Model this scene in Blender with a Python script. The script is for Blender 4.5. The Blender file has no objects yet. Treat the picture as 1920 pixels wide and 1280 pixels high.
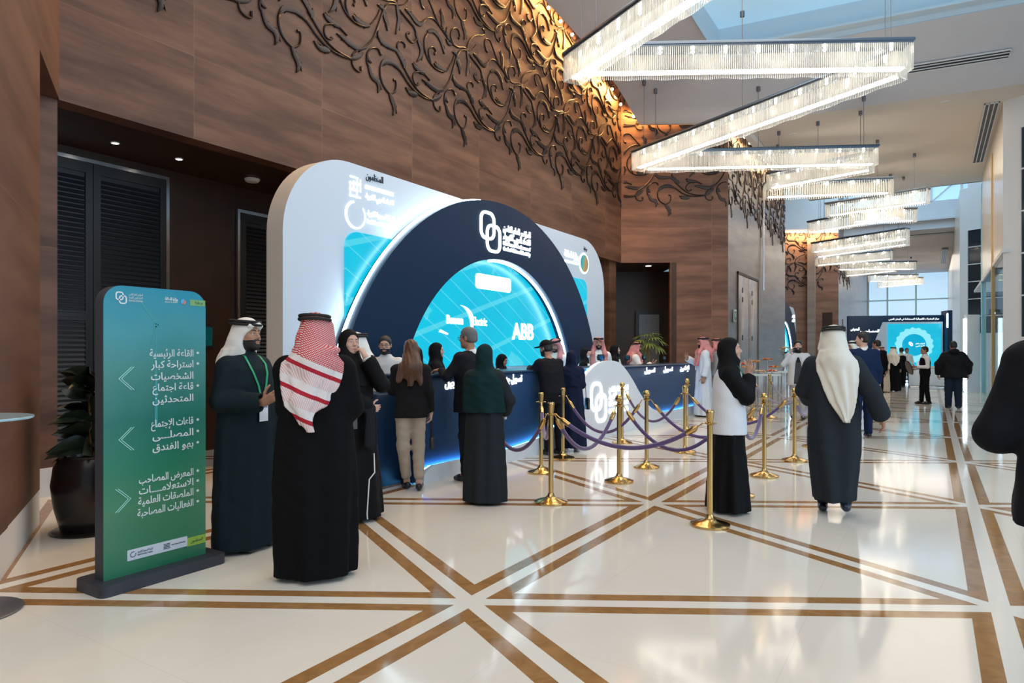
import bpy, math, random
import numpy as np
from mathutils import Vector, Matrix
rnd = random.Random(7)
SC = bpy.context.scene
COL = SC.collection
R = math.radians
PI = math.pi

# ------------------------------------------------------------------ camera, world, exposure
cam = bpy.data.cameras.new('camera')
cam.sensor_width = 36.0
cam.lens = 36.0 * 1255.0 / 1920.0
cam.shift_y = 21.3 / 1920.0
cam.clip_end = 300
co = bpy.data.objects.new('camera', cam)
COL.objects.link(co)
co.location = (0, 0, 1.5)
co.rotation_euler = (R(90), 0, R(32.07))
SC.camera = co
SC.view_settings.view_transform = 'Standard'
SC.view_settings.look = 'None'
SC.view_settings.gamma = 1.0
SC.view_settings.use_curve_mapping = False
SC.view_settings.exposure = -0.2

wd = bpy.data.worlds.new('daylight')
SC.world = wd
wd.use_nodes = True
bg = wd.node_tree.nodes['Background']
bg.inputs[0].default_value = (0.50, 0.78, 1.0, 1)
bg.inputs[1].default_value = 0.42

def area(name, loc, rot, sx, sy, power, color):
    l = bpy.data.lights.new(name, 'AREA')
    l.shape = 'RECTANGLE'; l.size = sx; l.size_y = sy
    l.energy = power; l.color = color
    o = bpy.data.objects.new(name, l); COL.objects.link(o)
    o.location = loc; o.rotation_euler = rot
    return o
WARM = (1.0, 0.80, 0.58)
DAY = (0.72, 0.87, 1.0)
# fill areas added below the ceiling to brighten the hall, no real fittings
area('hall_fill_light', (-2.0, -2.5, 9.1), (0, 0, 0), 13, 11, 700, (1.0, 0.92, 0.83))
area('hall_fill_light', (-3.0, 10.5, 9.0), (0, 0, 0), 6, 7, 380, (1.0, 0.92, 0.82))
area('hall_fill_light', (-1.5, 26.0, 8.1), (0, 0, 0), 5, 9, 260, (1.0, 0.86, 0.70))
area('hall_fill_light', (-1.5, 58.0, 8.0), (0, 0, 0), 5, 10, 300, (1.0, 0.9, 0.8))
# daylight through the glazing on the right-hand side and the roof glazing of the atrium
area('daylight_glazing', (8.5, 4.0, 4.5), (0, R(90), 0), 8, 16, 1000, (0.58, 0.79, 1.0))
area('atrium_daylight', (-1.5, 39.5, 12.0), (0, 0, 0), 8, 13, 800, (0.45, 0.74, 1.0))
# cove lighting along the top of the ornamented walls
area('cove_light', (-7.50, 7.6, 9.88), (0, R(22), 0), 0.15, 14.5, 620, (1.0, 0.55, 0.18))
area('cove_light', (-7.50, 16.6, 9.30), (R(-14), R(22), 0), 0.15, 3.4, 270, (1.0, 0.52, 0.16))

# ------------------------------------------------------------------ materials
MATS = {}
def mat(name, col, rough=0.6, metal=0.0, emit=None, es=0.0, spec=0.5, coat=0.0, noise=0.0, nscale=8.0, bump=0.0, sheen=0.0):
    m = bpy.data.materials.new(name); m.use_nodes = True
    nt = m.node_tree; b = nt.nodes['Principled BSDF']
    b.inputs['Base Color'].default_value = (*col, 1)
    b.inputs['Roughness'].default_value = rough
    b.inputs['Metallic'].default_value = metal
    b.inputs['Specular IOR Level'].default_value = spec
    b.inputs['Coat Weight'].default_value = coat
    b.inputs['Sheen Weight'].default_value = sheen
    if emit:
        b.inputs['Emission Color'].default_value = (*emit, 1)
        b.inputs['Emission Strength'].default_value = es
    if noise or bump:
        tc = nt.nodes.new('ShaderNodeTexCoord')
        n = nt.nodes.new('ShaderNodeTexNoise'); n.inputs['Scale'].default_value = nscale; n.inputs['Detail'].default_value = 4
        nt.links.new(tc.outputs['Object'], n.inputs['Vector'])
        if noise:
            mx = nt.nodes.new('ShaderNodeMixRGB'); mx.blend_type = 'MULTIPLY'
            mx.inputs[0].default_value = 1.0
            mx.inputs[1].default_value = (*col, 1)
            rp = nt.nodes.new('ShaderNodeValToRGB')
            rp.color_ramp.elements[0].position = 0.3; rp.color_ramp.elements[1].position = 0.7
            rp.color_ramp.elements[0].color = (1 - noise, 1 - noise, 1 - noise, 1); rp.color_ramp.elements[1].color = (1, 1, 1, 1)
            nt.links.new(n.outputs['Fac'], rp.inputs[0]); nt.links.new(rp.outputs[0], mx.inputs[2])
            nt.links.new(mx.outputs[0], b.inputs['Base Color'])
        if bump:
            bp = nt.nodes.new('ShaderNodeBump'); bp.inputs['Strength'].default_value = bump; bp.inputs['Distance'].default_value = 0.01
            nt.links.new(n.outputs['Fac'], bp.inputs['Height']); nt.links.new(bp.outputs[0], b.inputs['Normal'])
    MATS[name] = m
    return m

class NT:
    """tiny helper for node maths"""
    def __init__(s, m): s.nt = m.node_tree; s.n = s.nt.nodes; s.l = s.nt.links
    def node(s, t, **kw):
        n = s.n.new(t)
        for k, v in kw.items(): setattr(n, k, v)
        return n
    def m(s, op, a, b=None, c=None):
        n = s.n.new('ShaderNodeMath'); n.operation = op
        for i, v in enumerate((a, b, c)):
            if v is None: continue
            if isinstance(v, (int, float)): n.inputs[i].default_value = v
            else: s.l.new(v, n.inputs[i])
        return n.outputs[0]
    def mix(s, f, a, b, blend='MIX'):
        n = s.n.new('ShaderNodeMixRGB'); n.blend_type = blend
        for i, v in enumerate((f, a, b)):
            if isinstance(v, (int, float)): n.inputs[i].default_value = v
            elif isinstance(v, tuple): n.inputs[i].default_value = (*v, 1)
            else: s.l.new(v, n.inputs[i])
        return n.outputs[0]

def floor_material():
    m = mat('polished_marble', (0.8, 0.74, 0.64), rough=0.085, spec=0.42)
    t = NT(m); b = t.n['Principled BSDF']
    tc = t.node('ShaderNodeTexCoord')
    sp = t.node('ShaderNodeSeparateXYZ'); t.l.new(tc.outputs['Object'], sp.inputs[0])
    x, y = sp.outputs[0], sp.outputs[1]
    p = 3.1204 * math.sqrt(3) / 2
    X0, Y0 = 0.3446, 4.8459
    ds = []
    for nx, ny in ((1, 0), (-0.5, math.sqrt(3) / 2), (0.5, math.sqrt(3) / 2)):
        v = t.m('ADD', t.m('MULTIPLY', x, nx), t.m('MULTIPLY', y, ny))
        v = t.m('ADD', t.m('DIVIDE', t.m('SUBTRACT', v, nx * X0 + ny * Y0), p), 0.5)
        v = t.m('ABSOLUTE', t.m('SUBTRACT', t.m('FRACT', v), 0.5))
        ds.append(t.m('MULTIPLY', v, p))
    inner = t.m('MINIMUM', t.m('MINIMUM', ds[0], ds[1]), ds[2])
    white = t.m('LESS_THAN', inner, 0.052)
    band = t.m('MULTIPLY', t.m('LESS_THAN', inner, 0.150), t.m('SUBTRACT', 1.0, white))
    n1 = t.node('ShaderNodeTexNoise'); n1.inputs['Scale'].default_value = 1.3; n1.inputs['Detail'].default_value = 8; n1.inputs['Distortion'].default_value = 1.2
    t.l.new(tc.outputs['Object'], n1.inputs['Vector'])
    n2 = t.node('ShaderNodeTexNoise'); n2.inputs['Scale'].default_value = 5.0; n2.inputs['Detail'].default_value = 10; n2.inputs['Distortion'].default_value = 2.0
    t.l.new(tc.outputs['Object'], n2.inputs['Vector'])
    cream = t.mix(n1.outputs['Fac'], (0.72, 0.67, 0.585), (0.79, 0.745, 0.665))
    brown = t.mix(n2.outputs['Fac'], (0.20, 0.095, 0.03), (0.46, 0.25, 0.10))
    c = t.mix(band, cream, brown)
    c = t.mix(white, c, (0.77, 0.735, 0.665))
    # thin slab joints
    for ax, per in ((x, 1.2), (y, 1.2)):
        j = t.m('LESS_THAN', t.m('ABSOLUTE', t.m('SUBTRACT', t.m('FRACT', t.m('DIVIDE', ax, per)), 0.5)), 0.0012)
        c = t.mix(t.m('MULTIPLY', j, 0.25), c, (0.4, 0.34, 0.27))
    t.l.new(c, b.inputs['Base Color'])
    return m

def panel_material(name, dark, light, seam=2.07, off=0.83, axis='Y', hz=2.6, hoff=0.0, rough=0.42):
    """brown wall panels with a brushed horizontal grain and fine panel joints"""
    m = mat(name, dark, rough=rough)
    t = NT(m); b = t.n['Principled BSDF']
    tc = t.node('ShaderNodeTexCoord')
    sp = t.node('ShaderNodeSeparateXYZ'); t.l.new(tc.outputs['Object'], sp.inputs[0])
    u = {'Y': sp.outputs[1], 'X': sp.outputs[0]}[axis]
    z = sp.outputs[2]
    cell = t.m('FLOOR', t.m('DIVIDE', t.m('SUBTRACT', u, off), seam))
    cz = t.m('FLOOR', t.m('DIVIDE', t.m('SUBTRACT', z, hoff), hz))
    cb = t.node('ShaderNodeCombineXYZ')
    t.l.new(t.m('ADD', t.m('MULTIPLY', u, 0.35), t.m('MULTIPLY', cell, 7.3)), cb.inputs[0])
    t.l.new(t.m('ADD', t.m('MULTIPLY', z, 2.2), t.m('MULTIPLY', cz, 3.1)), cb.inputs[1])
    n = t.node('ShaderNodeTexNoise'); n.inputs['Scale'].default_value = 1.4; n.inputs['Detail'].default_value = 7; n.inputs['Roughness'].default_value = 0.6
    t.l.new(cb.outputs[0], n.inputs['Vector'])
    rp = t.node('ShaderNodeValToRGB')
    rp.color_ramp.elements[0].position = 0.36; rp.color_ramp.elements[1].position = 0.64
    rp.color_ramp.elements[0].color = (*dark, 1); rp.color_ramp.elements[1].color = (*light, 1)
    t.l.new(n.outputs['Fac'], rp.inputs[0])
    c = rp.outputs[0]
    for v, per, o in ((u, seam, off), (z, hz, hoff)):
        f = t.m('FRACT', t.m('DIVIDE', t.m('SUBTRACT', v, o), per))
        j = t.m('LESS_THAN', f, 0.012 / per)
        c = t.mix(t.m('MULTIPLY', j, 0.28), c, tuple(min(1, q * 1.6) for q in light))
    t.l.new(c, b.inputs['Base Color'])
    return m

def glass_material(name, col=(0.9, 0.97, 1.0), mixf=0.12):
    m = bpy.data.materials.new(name); m.use_nodes = True
    t = NT(m); t.n.remove(t.n['Principled BSDF'])
    tr = t.node('ShaderNodeBsdfTransparent'); tr.inputs[0].default_value = (*col, 1)
    gl = t.node('ShaderNodeBsdfGlossy'); gl.inputs['Roughness'].default_value = 0.03
    mx = t.node('ShaderNodeMixShader'); mx.inputs[0].default_value = mixf
    t.l.new(tr.outputs[0], mx.inputs[1]); t.l.new(gl.outputs[0], mx.inputs[2])
    t.l.new(mx.outputs[0], t.n['Material Output'].inputs[0])
    MATS[name] = m
    return m

def crystal_material():
    m = bpy.data.materials.new('crystal_rods'); m.use_nodes = True
    t = NT(m); t.n.remove(t.n['Principled BSDF'])
    tr = t.node('ShaderNodeBsdfTransparent'); tr.inputs[0].default_value = (0.97, 0.97, 0.95, 1)
    tl = t.node('ShaderNodeBsdfTranslucent'); tl.inputs[0].default_value = (0.95, 0.95, 0.92, 1)
    df = t.node('ShaderNodeBsdfDiffuse'); df.inputs[0].default_value = (0.9, 0.9, 0.88, 1)
    gl = t.node('ShaderNodeBsdfGlossy'); gl.inputs['Roughness'].default_value = 0.12
    a = t.node('ShaderNodeMixShader'); a.inputs[0].default_value = 0.40
    b = t.node('ShaderNodeMixShader'); b.inputs[0].default_value = 0.22
    c = t.node('ShaderNodeMixShader'); c.inputs[0].default_value = 0.52
    t.l.new(tl.outputs[0], a.inputs[1]); t.l.new(df.outputs[0], a.inputs[2])
    t.l.new(a.outputs[0], b.inputs[1]); t.l.new(gl.outputs[0], b.inputs[2])
    t.l.new(tr.outputs[0], c.inputs[1]); t.l.new(b.outputs[0], c.inputs[2])
    t.l.new(c.outputs[0], t.n['Material Output'].inputs[0])
    MATS['crystal'] = m
    return m

def screen_material(name, kind):
    """lit LED screens: the pictures they show are part of the screens"""
    m = mat(name, (0.0, 0.0, 0.0), rough=0.3, emit=(0, 0.6, 0.8), es=1.0)
    t = NT(m); b = t.n['Principled BSDF']
    tc = t.node('ShaderNodeTexCoord'); sp = t.node('ShaderNodeSeparateXYZ'); t.l.new(tc.outputs['Object'], sp.inputs[0])
    y, z = sp.outputs[1], sp.outputs[2]
    n = t.node('ShaderNodeTexNoise'); n.inputs['Scale'].default_value = 1.1; n.inputs['Detail'].default_value = 5
    t.l.new(tc.outputs['Object'], n.inputs['Vector'])
    if kind == 'solar':
        c = t.mix(n.outputs['Fac'], (0.0, 0.50, 0.80), (0.0, 0.72, 0.92))
        d1 = t.m('ADD', t.m('MULTIPLY', y, 0.55), t.m('MULTIPLY', z, 1.0))
        j1 = t.m('LESS_THAN', t.m('ABSOLUTE', t.m('SUBTRACT', t.m('FRACT', t.m('DIVIDE', d1, 0.33)), 0.5)), 0.03)
        d2 = t.m('SUBTRACT', t.m('MULTIPLY', z, 1.0), t.m('MULTIPLY', y, 0.28))
        j2 = t.m('LESS_THAN', t.m('ABSOLUTE', t.m('SUBTRACT', t.m('FRACT', t.m('DIVIDE', d2, 0.78)), 0.5)), 0.055)
        c = t.mix(t.m('MULTIPLY', j1, 0.30), c, (0.35, 0.85, 0.97))
        c = t.mix(t.m('MULTIPLY', j2, 0.45), c, (0.18, 0.85, 0.97))
        far = t.m('MULTIPLY', t.m('GREATER_THAN', n.outputs['Fac'], 0.60), 0.22)
        c = t.mix(far, c, (0.35, 0.95, 1.0))
        es = 1.05
    else:
        # a glowing ring on blue, seen face on
        x = sp.outputs[0]
        r = t.m('SQRT', t.m('ADD', t.m('POWER', x, 2.0), t.m('POWER', z, 2.0)))
        ang = t.m('ARCTAN2', z, x)
        wav = t.m('MULTIPLY', t.m('SINE', t.m('MULTIPLY', ang, 18.0)), 0.03)
        rr = t.m('ADD', r, wav)
        ring = t.m('MULTIPLY', t.m('LESS_THAN', rr, 0.86), t.m('GREATER_THAN', r, 0.55))
        core = t.m('LESS_THAN', r, 0.55)
        c = t.mix(n.outputs['Fac'], (0.0, 0.32, 0.55), (0.02, 0.62, 0.80))
        c = t.mix(t.m('MULTIPLY', ring, 0.75), c, (0.35, 0.88, 0.97))
        c = t.mix(t.m('MULTIPLY', core, 0.8), c, (0.0, 0.36, 0.60))
        es = 1.25
    t.l.new(c, b.inputs['Emission Color'])
    b.inputs['Emission Strength'].default_value = es
    return m

# ------------------------------------------------------------------ mesh helpers
class MB:
    def __init__(s): s.v = []; s.f = []; s.mi = []; s.sm = []
    def add(s, verts, faces, mi=0, sm=False):
        o = len(s.v); s.v += [tuple(p) for p in verts]
        for f in faces: s.f.append(tuple(i + o for i in f)); s.mi.append(mi); s.sm.append(sm)
    def box(s, lo, hi, mi=0, M=None):
        x0, y0, z0 = lo; x1, y1, z1 = hi
        v = [(x0, y0, z0), (x1, y0, z0), (x1, y1, z0), (x0, y1, z0), (x0, y0, z1), (x1, y0, z1), (x1, y1, z1), (x0, y1, z1)]
        if M is not None: v = [M @ Vector(p) for p in v]
        s.add(v, [(0, 3, 2, 1), (4, 5, 6, 7), (0, 1, 5, 4), (1, 2, 6, 5), (2, 3, 7, 6), (3, 0, 4, 7)], mi)
    def bbox(s, lo, hi, bv=0.01, mi=0, M=None):
        """box with chamfered vertical edges and top"""
        x0, y0, z0 = lo; x1, y1, z1 = hi; b = bv
        def ring(i, z): return [(x0 + b + i, y0 + i, z), (x1 - b - i, y0 + i, z), (x1 - i, y0 + b + i, z), (x1 - i, y1 - b - i, z), (x1 - b - i, y1 - i, z), (x0 + b + i, y1 - i, z), (x0 + i, y1 - b - i, z), (x0 + i, y0 + b + i, z)]
        v = ring(0, z0) + ring(0, z1 - b) + ring(b * 0.7, z1)
        if M is not None: v = [M @ Vector(p) for p in v]
        f = [tuple(range(7, -1, -1)), tuple(range(16, 24))]
        for k in (0, 8):
            for i in range(8): j = (i + 1) % 8; f.append((k + i, k + j, k + 8 + j, k + 8 + i))
        s.add(v, f, mi)
    def prism(s, pts, fn, d0, d1, mi=0, mi_side=None):
        """outline pts (2D), fn(a, b, d) -> 3D"""
        n = len(pts)
        v = [fn(a, b, d0) for a, b in pts] + [fn(a, b, d1) for a, b in pts]
        s.add(v, [tuple(range(n - 1, -1, -1)), tuple(range(n, 2 * n))], mi)
        s.add(v, [(i, (i + 1) % n, n + (i + 1) % n, n + i) for i in range(n)], mi if mi_side is None else mi_side)
    def strip(s, inner, outer, fn, d0, d1, mi=0):
        """band between two open outlines of equal length, extruded"""
        n = len(inner)
        v = [fn(a, b, d0) for a, b in inner] + [fn(a, b, d0) for a, b in outer] + [fn(a, b, d1) for a, b in inner] + [fn(a, b, d1) for a, b in outer]
        f = []
        for i in range(n - 1):
            f += [(i, i + 1, n + i + 1, n + i), (2 * n + i, 3 * n + i, 3 * n + i + 1, 2 * n + i + 1), (i, 2 * n + i, 2 * n + i + 1, i + 1), (n + i, n + i + 1, 3 * n + i + 1, 3 * n + i)]
        f += [(0, n, 3 * n, 2 * n), (n - 1, 3 * n - 1, 4 * n - 1, 2 * n - 1)]
        s.add(v, f, mi)
    def tube(s, path, r, seg=8, mi=0, closed=False, flat=1.0):
        P = [Vector(p) for p in path]; n = len(P)
        rs = r if isinstance(r, (list, tuple)) else [r] * n
        v = []; prev = None
        for i in range(n):
            d = (P[(i + 1) % n] - P[i - 1]) if closed else (P[min(i + 1, n - 1)] - P[max(i - 1, 0)])
            d.normalize()
            if prev is None:
                a = d.orthogonal().normalized()
            else:
                a = prev - d * prev.dot(d)
                a = a.normalized() if a.length > 1e-6 else d.orthogonal().normalized()
            prev = a; b = d.cross(a)
            for k in range(seg):
                t = 2 * PI * k / seg
                v.append(P[i] + (a * math.cos(t) + b * math.sin(t) * flat) * rs[i])
        f = []
        for i in range(n if closed else n - 1):
            for k in range(seg):
                j = (i + 1) % n; q = (k + 1) % seg
                f.append((i * seg + k, i * seg + q, j * seg + q, j * seg + k))
        if not closed:
            f += [tuple(range(seg - 1, -1, -1)), tuple(range((n - 1) * seg, n * seg))]
        s.add(v, f, mi, True)
    def lathe(s, prof, c=(0, 0, 0), seg=20, mi=0, sx=1.0, sy=1.0):
        v = []; n = len(prof)
        for r, z in prof:
            for k in range(seg):
                t = 2 * PI * k / seg
                v.append((c[0] + r * sx * math.cos(t), c[1] + r * sy * math.sin(t), c[2] + z))
        f = []
        for i in range(n - 1):
            for k in range(seg):
                q = (k + 1) % seg
                f.append((i * seg + k, i * seg + q, (i + 1) * seg + q, (i + 1) * seg + k))
        f += [tuple(range(seg - 1, -1, -1)), tuple(range((n - 1) * seg, n * seg))]
        s.add(v, f, mi, True)
    def sphere(s, c, r, seg=12, rings=8, mi=0):
        s.lathe([(r * math.sin(PI * i / rings) + 1e-5, -r * math.cos(PI * i / rings)) for i in range(rings + 1)], c, seg, mi)
    def build(s, name, mats, parent=None, loc=None, rz=None):
        me = bpy.data.meshes.new(name)
        me.from_pydata(s.v, [], s.f)
        if not isinstance(mats, (list, tuple)): mats = [mats]
        for m in mats: me.materials.append(m)
        me.polygons.foreach_set('material_index', s.mi)
        me.polygons.foreach_set('use_smooth', s.sm)
        me.update()
        try: me.set_sharp_from_angle(angle=R(40))
        except Exception: pass
        o = bpy.data.objects.new(name, me); COL.objects.link(o)
        if parent is not None: o.parent = parent
        if loc is not None: o.location = loc
        if rz is not None: o.rotation_euler[2] = rz
        return o

def tag(o, label=None, cat=None, group=None, kind=None):
    if label: o['label'] = label
    if cat: o['category'] = cat
    if group: o['group'] = group
    if kind: o['kind'] = kind
    return o
def empty(name, loc, rz=0.0, label=None, cat=None, group=None, scale=None):
    o = bpy.data.objects.new(name, None); COL.objects.link(o)
    o.location = loc; o.rotation_euler = (0, 0, rz); o.empty_display_size = 0.2
    if scale: o.scale = (scale,) * 3
    return tag(o, label, cat, group)
def struct(o):
    o['kind'] = 'structure'; return o
def copy_tree(o, parent=None):
    c = o.copy(); COL.objects.link(c)
    if parent is not None: c.parent = parent
    for ch in list(o.children): copy_tree(ch, c)
    return c

def rrect(a0, b0, a1, b1, r, n=10, corners=(1, 1, 1, 1)):
    """rounded rectangle outline, corners: bottom-left, bottom-right, top-right, top-left"""
    pts = []
    cs = [(a0, b0, 180), (a1, b0, 270), (a1, b1, 0), (a0, b1, 90)]
    for k, (a, b, t0) in enumerate(cs):
        rr = r if corners[k] else 0
        if rr == 0: pts.append((a, b)); continue
        ca = a + (rr if a == a0 else -rr); cb = b + (rr if b == b0 else -rr)
        for i in range(n + 1):
            t = R(t0 + 90 * i / n)
            pts.append((ca + rr * math.cos(t), cb + rr * math.sin(t)))
    return pts

# ------------------------------------------------------------------ lettering (built-in font)
_AR = {}
for _ch, _c, _n in (('ا', 0xFE8D, 2), ('أ', 0xFE83, 2), ('إ', 0xFE87, 2), ('ب', 0xFE8F, 4), ('ة', 0xFE93, 2), ('ت', 0xFE95, 4), ('ث', 0xFE99, 4),
                  ('ج', 0xFE9D, 4), ('ح', 0xFEA1, 4), ('خ', 0xFEA5, 4), ('د', 0xFEA9, 2), ('ذ', 0xFEAB, 2), ('ر', 0xFEAD, 2), ('ز', 0xFEAF, 2),
                  ('س', 0xFEB1, 4), ('ش', 0xFEB5, 4), ('ص', 0xFEB9, 4), ('ض', 0xFEBD, 4), ('ط', 0xFEC1, 4), ('ظ', 0xFEC5, 4), ('ع', 0xFEC9, 4),
                  ('غ', 0xFECD, 4), ('ف', 0xFED1, 4), ('ق', 0xFED5, 4), ('ك', 0xFED9, 4), ('ل', 0xFEDD, 4), ('م', 0xFEE1, 4), ('ن', 0xFEE5, 4),
                  ('ه', 0xFEE9, 4), ('و', 0xFEED, 2), ('ى', 0xFEEF, 2), ('ي', 0xFEF1, 4), ('ئ', 0xFE89, 4), ('ؤ', 0xFE85, 2), ('ء', 0xFE80, 1)):
    _AR[_ch] = (_c, _n)
_LA = {'ا': 0xFEFB, 'أ': 0xFEF7, 'إ': 0xFEF9}
def arabic(sx):
    out = []; i = 0; prev = False
    while i < len(sx):
        ch = sx[i]
        if ch == 'ل' and i + 1 < len(sx) and sx[i + 1] in _LA:
            out.append(chr(_LA[sx[i + 1]] + (1 if prev else 0))); prev = False; i += 2; continue
        if ch == 'ـ': out.append(ch); prev = True; i += 1; continue
        if ch not in _AR: out.append(ch); prev = False; i += 1; continue
        c, n = _AR[ch]
        nx = sx[i + 1] if i + 1 < len(sx) else ' '
        joins = n == 4 and (nx == 'ـ' or (nx in _AR and _AR[nx][1] > 1))
        if joins: out.append(chr(c + (3 if prev else 2)))
        else: out.append(chr(c + (1 if prev else 0)) if n > 1 else chr(c))
        prev = joins; i += 1
    return ''.join(reversed(out))

def text_into(mb, body, fn, x, y, size, align='LEFT', depth=0.004, mi=0, width=None, bold=0.0):
    """adds extruded lettering to a mesh builder; fn(a, b, d) -> 3D; width squeezes the line to that length"""
    if any('\u0600' <= c <= '\u06ff' for c in body): body = arabic(body)
    cu = bpy.data.curves.new('lettering', 'FONT'); cu.body = body; cu.size = size; cu.extrude = 0.0; cu.offset = bold; cu.resolution_u = 3
    ob = bpy.data.objects.new('lettering', cu); COL.objects.link(ob)
    bpy.context.view_layer.update()
    me = ob.to_mesh()
    V = [v.co.copy() for v in me.vertices]; F = [tuple(p.vertices) for p in me.polygons]
    ob.to_mesh_clear()
    bpy.data.objects.remove(ob); bpy.data.curves.remove(cu)
    if not V: return
    x0 = min(v.x for v in V); x1 = max(v.x for v in V)
    k = 1.0 if width is None else width / max(1e-6, x1 - x0)
    w = (x1 - x0) * k
    ox = x - {'LEFT': 0, 'RIGHT': w, 'CENTER': w / 2}[align]
    A = [((v.x - x0) * k + ox, v.y + y) for v in V]
    n = len(A)
    from collections import Counter
    cnt = Counter()
    for f in F:
        for i in range(len(f)): cnt[(f[i], f[(i + 1) % len(f)])] += 1
    side = [(a, b, b + n, a + n) for (a, b) in cnt if (b, a) not in cnt]
    v3 = [fn(a, b, depth) for a, b in A] + [fn(a, b, 0.0) for a, b in A]
    mb.add(v3, F + side, mi)

def text_part(name, parent, m, body, fn, x, y, size, align='LEFT', depth=0.012, width=None, bold=0.0):
    b = MB(); text_into(b, body, fn, x, y, size, align, depth, 0, width, bold)
    return b.build(name, m, parent)

def rings_logo(mb, fn, cx, cy, s, th, depth=0.01, mi=0):
    """two interlocked rounded loops, the mark of the event"""
    for dx, dy in ((-0.25, 0.27), (0.25, -0.27)):
        o = rrect(cx + (dx - 0.60) * s, cy + (dy - 0.66) * s, cx + (dx + 0.60) * s, cy + (dy + 0.66) * s, 0.42 * s, 8)
        q = rrect(cx + (dx - 0.60) * s + th, cy + (dy - 0.66) * s + th, cx + (dx + 0.60) * s - th, cy + (dy + 0.66) * s - th, 0.42 * s - th, 8)
        mb.strip(q + q[:1], o + o[:1], fn, 0.0, depth, mi)

# ------------------------------------------------------------------ the setting
M_FLOOR = floor_material()
M_WALL = panel_material('brown_panels', (0.085, 0.034, 0.018), (0.205, 0.094, 0.053), rough=0.55)
M_WALLX = panel_material('brown_panels_angled', (0.10, 0.040, 0.020), (0.235, 0.108, 0.060), rough=0.55, axis='X', seam=2.3, off=-7.8)
M_GREY = panel_material('greyed_panels', (0.15, 0.12, 0.115), (0.23, 0.19, 0.185), seam=2.4, off=20.1, rough=0.3)
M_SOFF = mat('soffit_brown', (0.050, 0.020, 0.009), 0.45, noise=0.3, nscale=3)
M_CEIL = mat('ceiling_paint', (0.69, 0.68, 0.70), 0.8, noise=0.04, nscale=2)
M_WHITE = mat('white_paint', (0.80, 0.79, 0.78), 0.6)
M_BEIGE = mat('beige_stone', (0.74, 0.64, 0.52), 0.25, noise=0.08, nscale=3)
M_DARK = mat('dark_metal', (0.02, 0.022, 0.026), 0.4, metal=0.3)
M_GLASS = glass_material('clear_glass')
M_DGLASS = mat('dark_glazing', (0.035, 0.045, 0.055), 0.12, noise=0.2)
M_SKY = mat('skylight_glazing', (0.5, 0.7, 0.9), 0.3, emit=(0.46, 0.76, 1.0), es=0.62)
M_STEEL = mat('brushed_steel', (0.55, 0.56, 0.58), 0.25, metal=1.0)

Z_SOF, Z_C = 4.17, 8.2
D30 = (math.cos(PI / 6), 0.5)
def along(P, d, k): return (P[0] + d[0] * k, P[1] + d[1] * k)
def wallseg(mb, a, b, z0, z1, th, mi=0):
    """upright wall from a to b, th metres thick to the left of a->b"""
    dx, dy = b[0] - a[0], b[1] - a[1]; L = math.hypot(dx, dy); nx, ny = -dy / L * th, dx / L * th
    q = [a, b, (b[0] + nx, b[1] + ny), (a[0] + nx, a[1] + ny)]
    mb.add([(x, y, z0) for x, y in q] + [(x, y, z1) for x, y in q],
           [(3, 2, 1, 0), (4, 5, 6, 7), (0, 1, 5, 4), (1, 2, 6, 5), (2, 3, 7, 6), (3, 0, 4, 7)], mi)

mb = MB(); mb.box((-16, -11, -0.2), (14, 70, 0.0)); struct(mb.build('floor', M_FLOOR))

# long wall on the left: upper band above the portal, recessed back wall, soffit
PC, PR = (-7.8, 18.55), along((-7.8, 18.55), D30, 3.14)
mb = MB()
wallseg(mb, (-7.8, 3.45), PC, Z_SOF, 10.2, 0.25)
struct(mb.build('wall_left', M_WALL))
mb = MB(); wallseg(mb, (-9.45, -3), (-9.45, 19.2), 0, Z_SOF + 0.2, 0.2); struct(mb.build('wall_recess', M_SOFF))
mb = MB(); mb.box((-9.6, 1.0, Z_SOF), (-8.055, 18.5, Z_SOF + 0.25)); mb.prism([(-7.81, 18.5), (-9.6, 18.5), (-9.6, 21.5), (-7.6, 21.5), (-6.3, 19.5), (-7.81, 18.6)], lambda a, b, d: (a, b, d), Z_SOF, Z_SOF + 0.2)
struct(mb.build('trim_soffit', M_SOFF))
mb = MB(); mb.box((-8.2, 3.1, 0), (-7.82, 3.44, Z_SOF)); struct(mb.build('wall_pier', M_WALL))
mb = MB(); mb.box((-9.4, 17.9, 0), (-7.9, 18.4, Z_SOF)); struct(mb.build('wall_pier_end', M_WALL))
# near wall at the far left, running towards the viewer
DN = (math.cos(PI / 6), -0.5)
W0 = (-7.8, 3.45)
mb = MB(); wallseg(mb, W0, along(W0, DN, -0.6 + 1.93), Z_SOF, 10.2, -0.25); wallseg(mb, along(W0, DN, 1.33), along(W0, DN, 3.05), 0.3, 10.2, -0.25)
e = along(W0, DN, 3.05); wallseg(mb, e, (e[0] - 2.2, e[1] - 3.6), 0.3, 10.2, -0.25)
struct(mb.build('wall_near', panel_material('brown_panels_near', (0.115, 0.050, 0.030), (0.20, 0.095, 0.058), rough=0.55, axis='X', seam=1.9, off=-6.65)))
mb = MB(); wallseg(mb, along(W0, DN, 1.35), along(W0, DN, 3.03), 0, 0.3, -0.2); mb.box((-8.22, 3.08, 0), (-7.80, 3.46, 0.3)); struct(mb.build('baseboard_left', M_WHITE))
# angled return wall with a passage
mb = MB()
wallseg(mb, PC, PR, Z_SOF, 10.2, 0.25); wallseg(mb, along(PC, D30, 1.45), PR, 0, Z_SOF, 0.25)
struct(mb.build('wall_return', M_WALLX))
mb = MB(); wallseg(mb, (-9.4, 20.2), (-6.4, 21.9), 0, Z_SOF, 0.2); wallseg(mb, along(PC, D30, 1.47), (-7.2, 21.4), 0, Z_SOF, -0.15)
struct(mb.build('wall_passage', M_SOFF))
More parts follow.
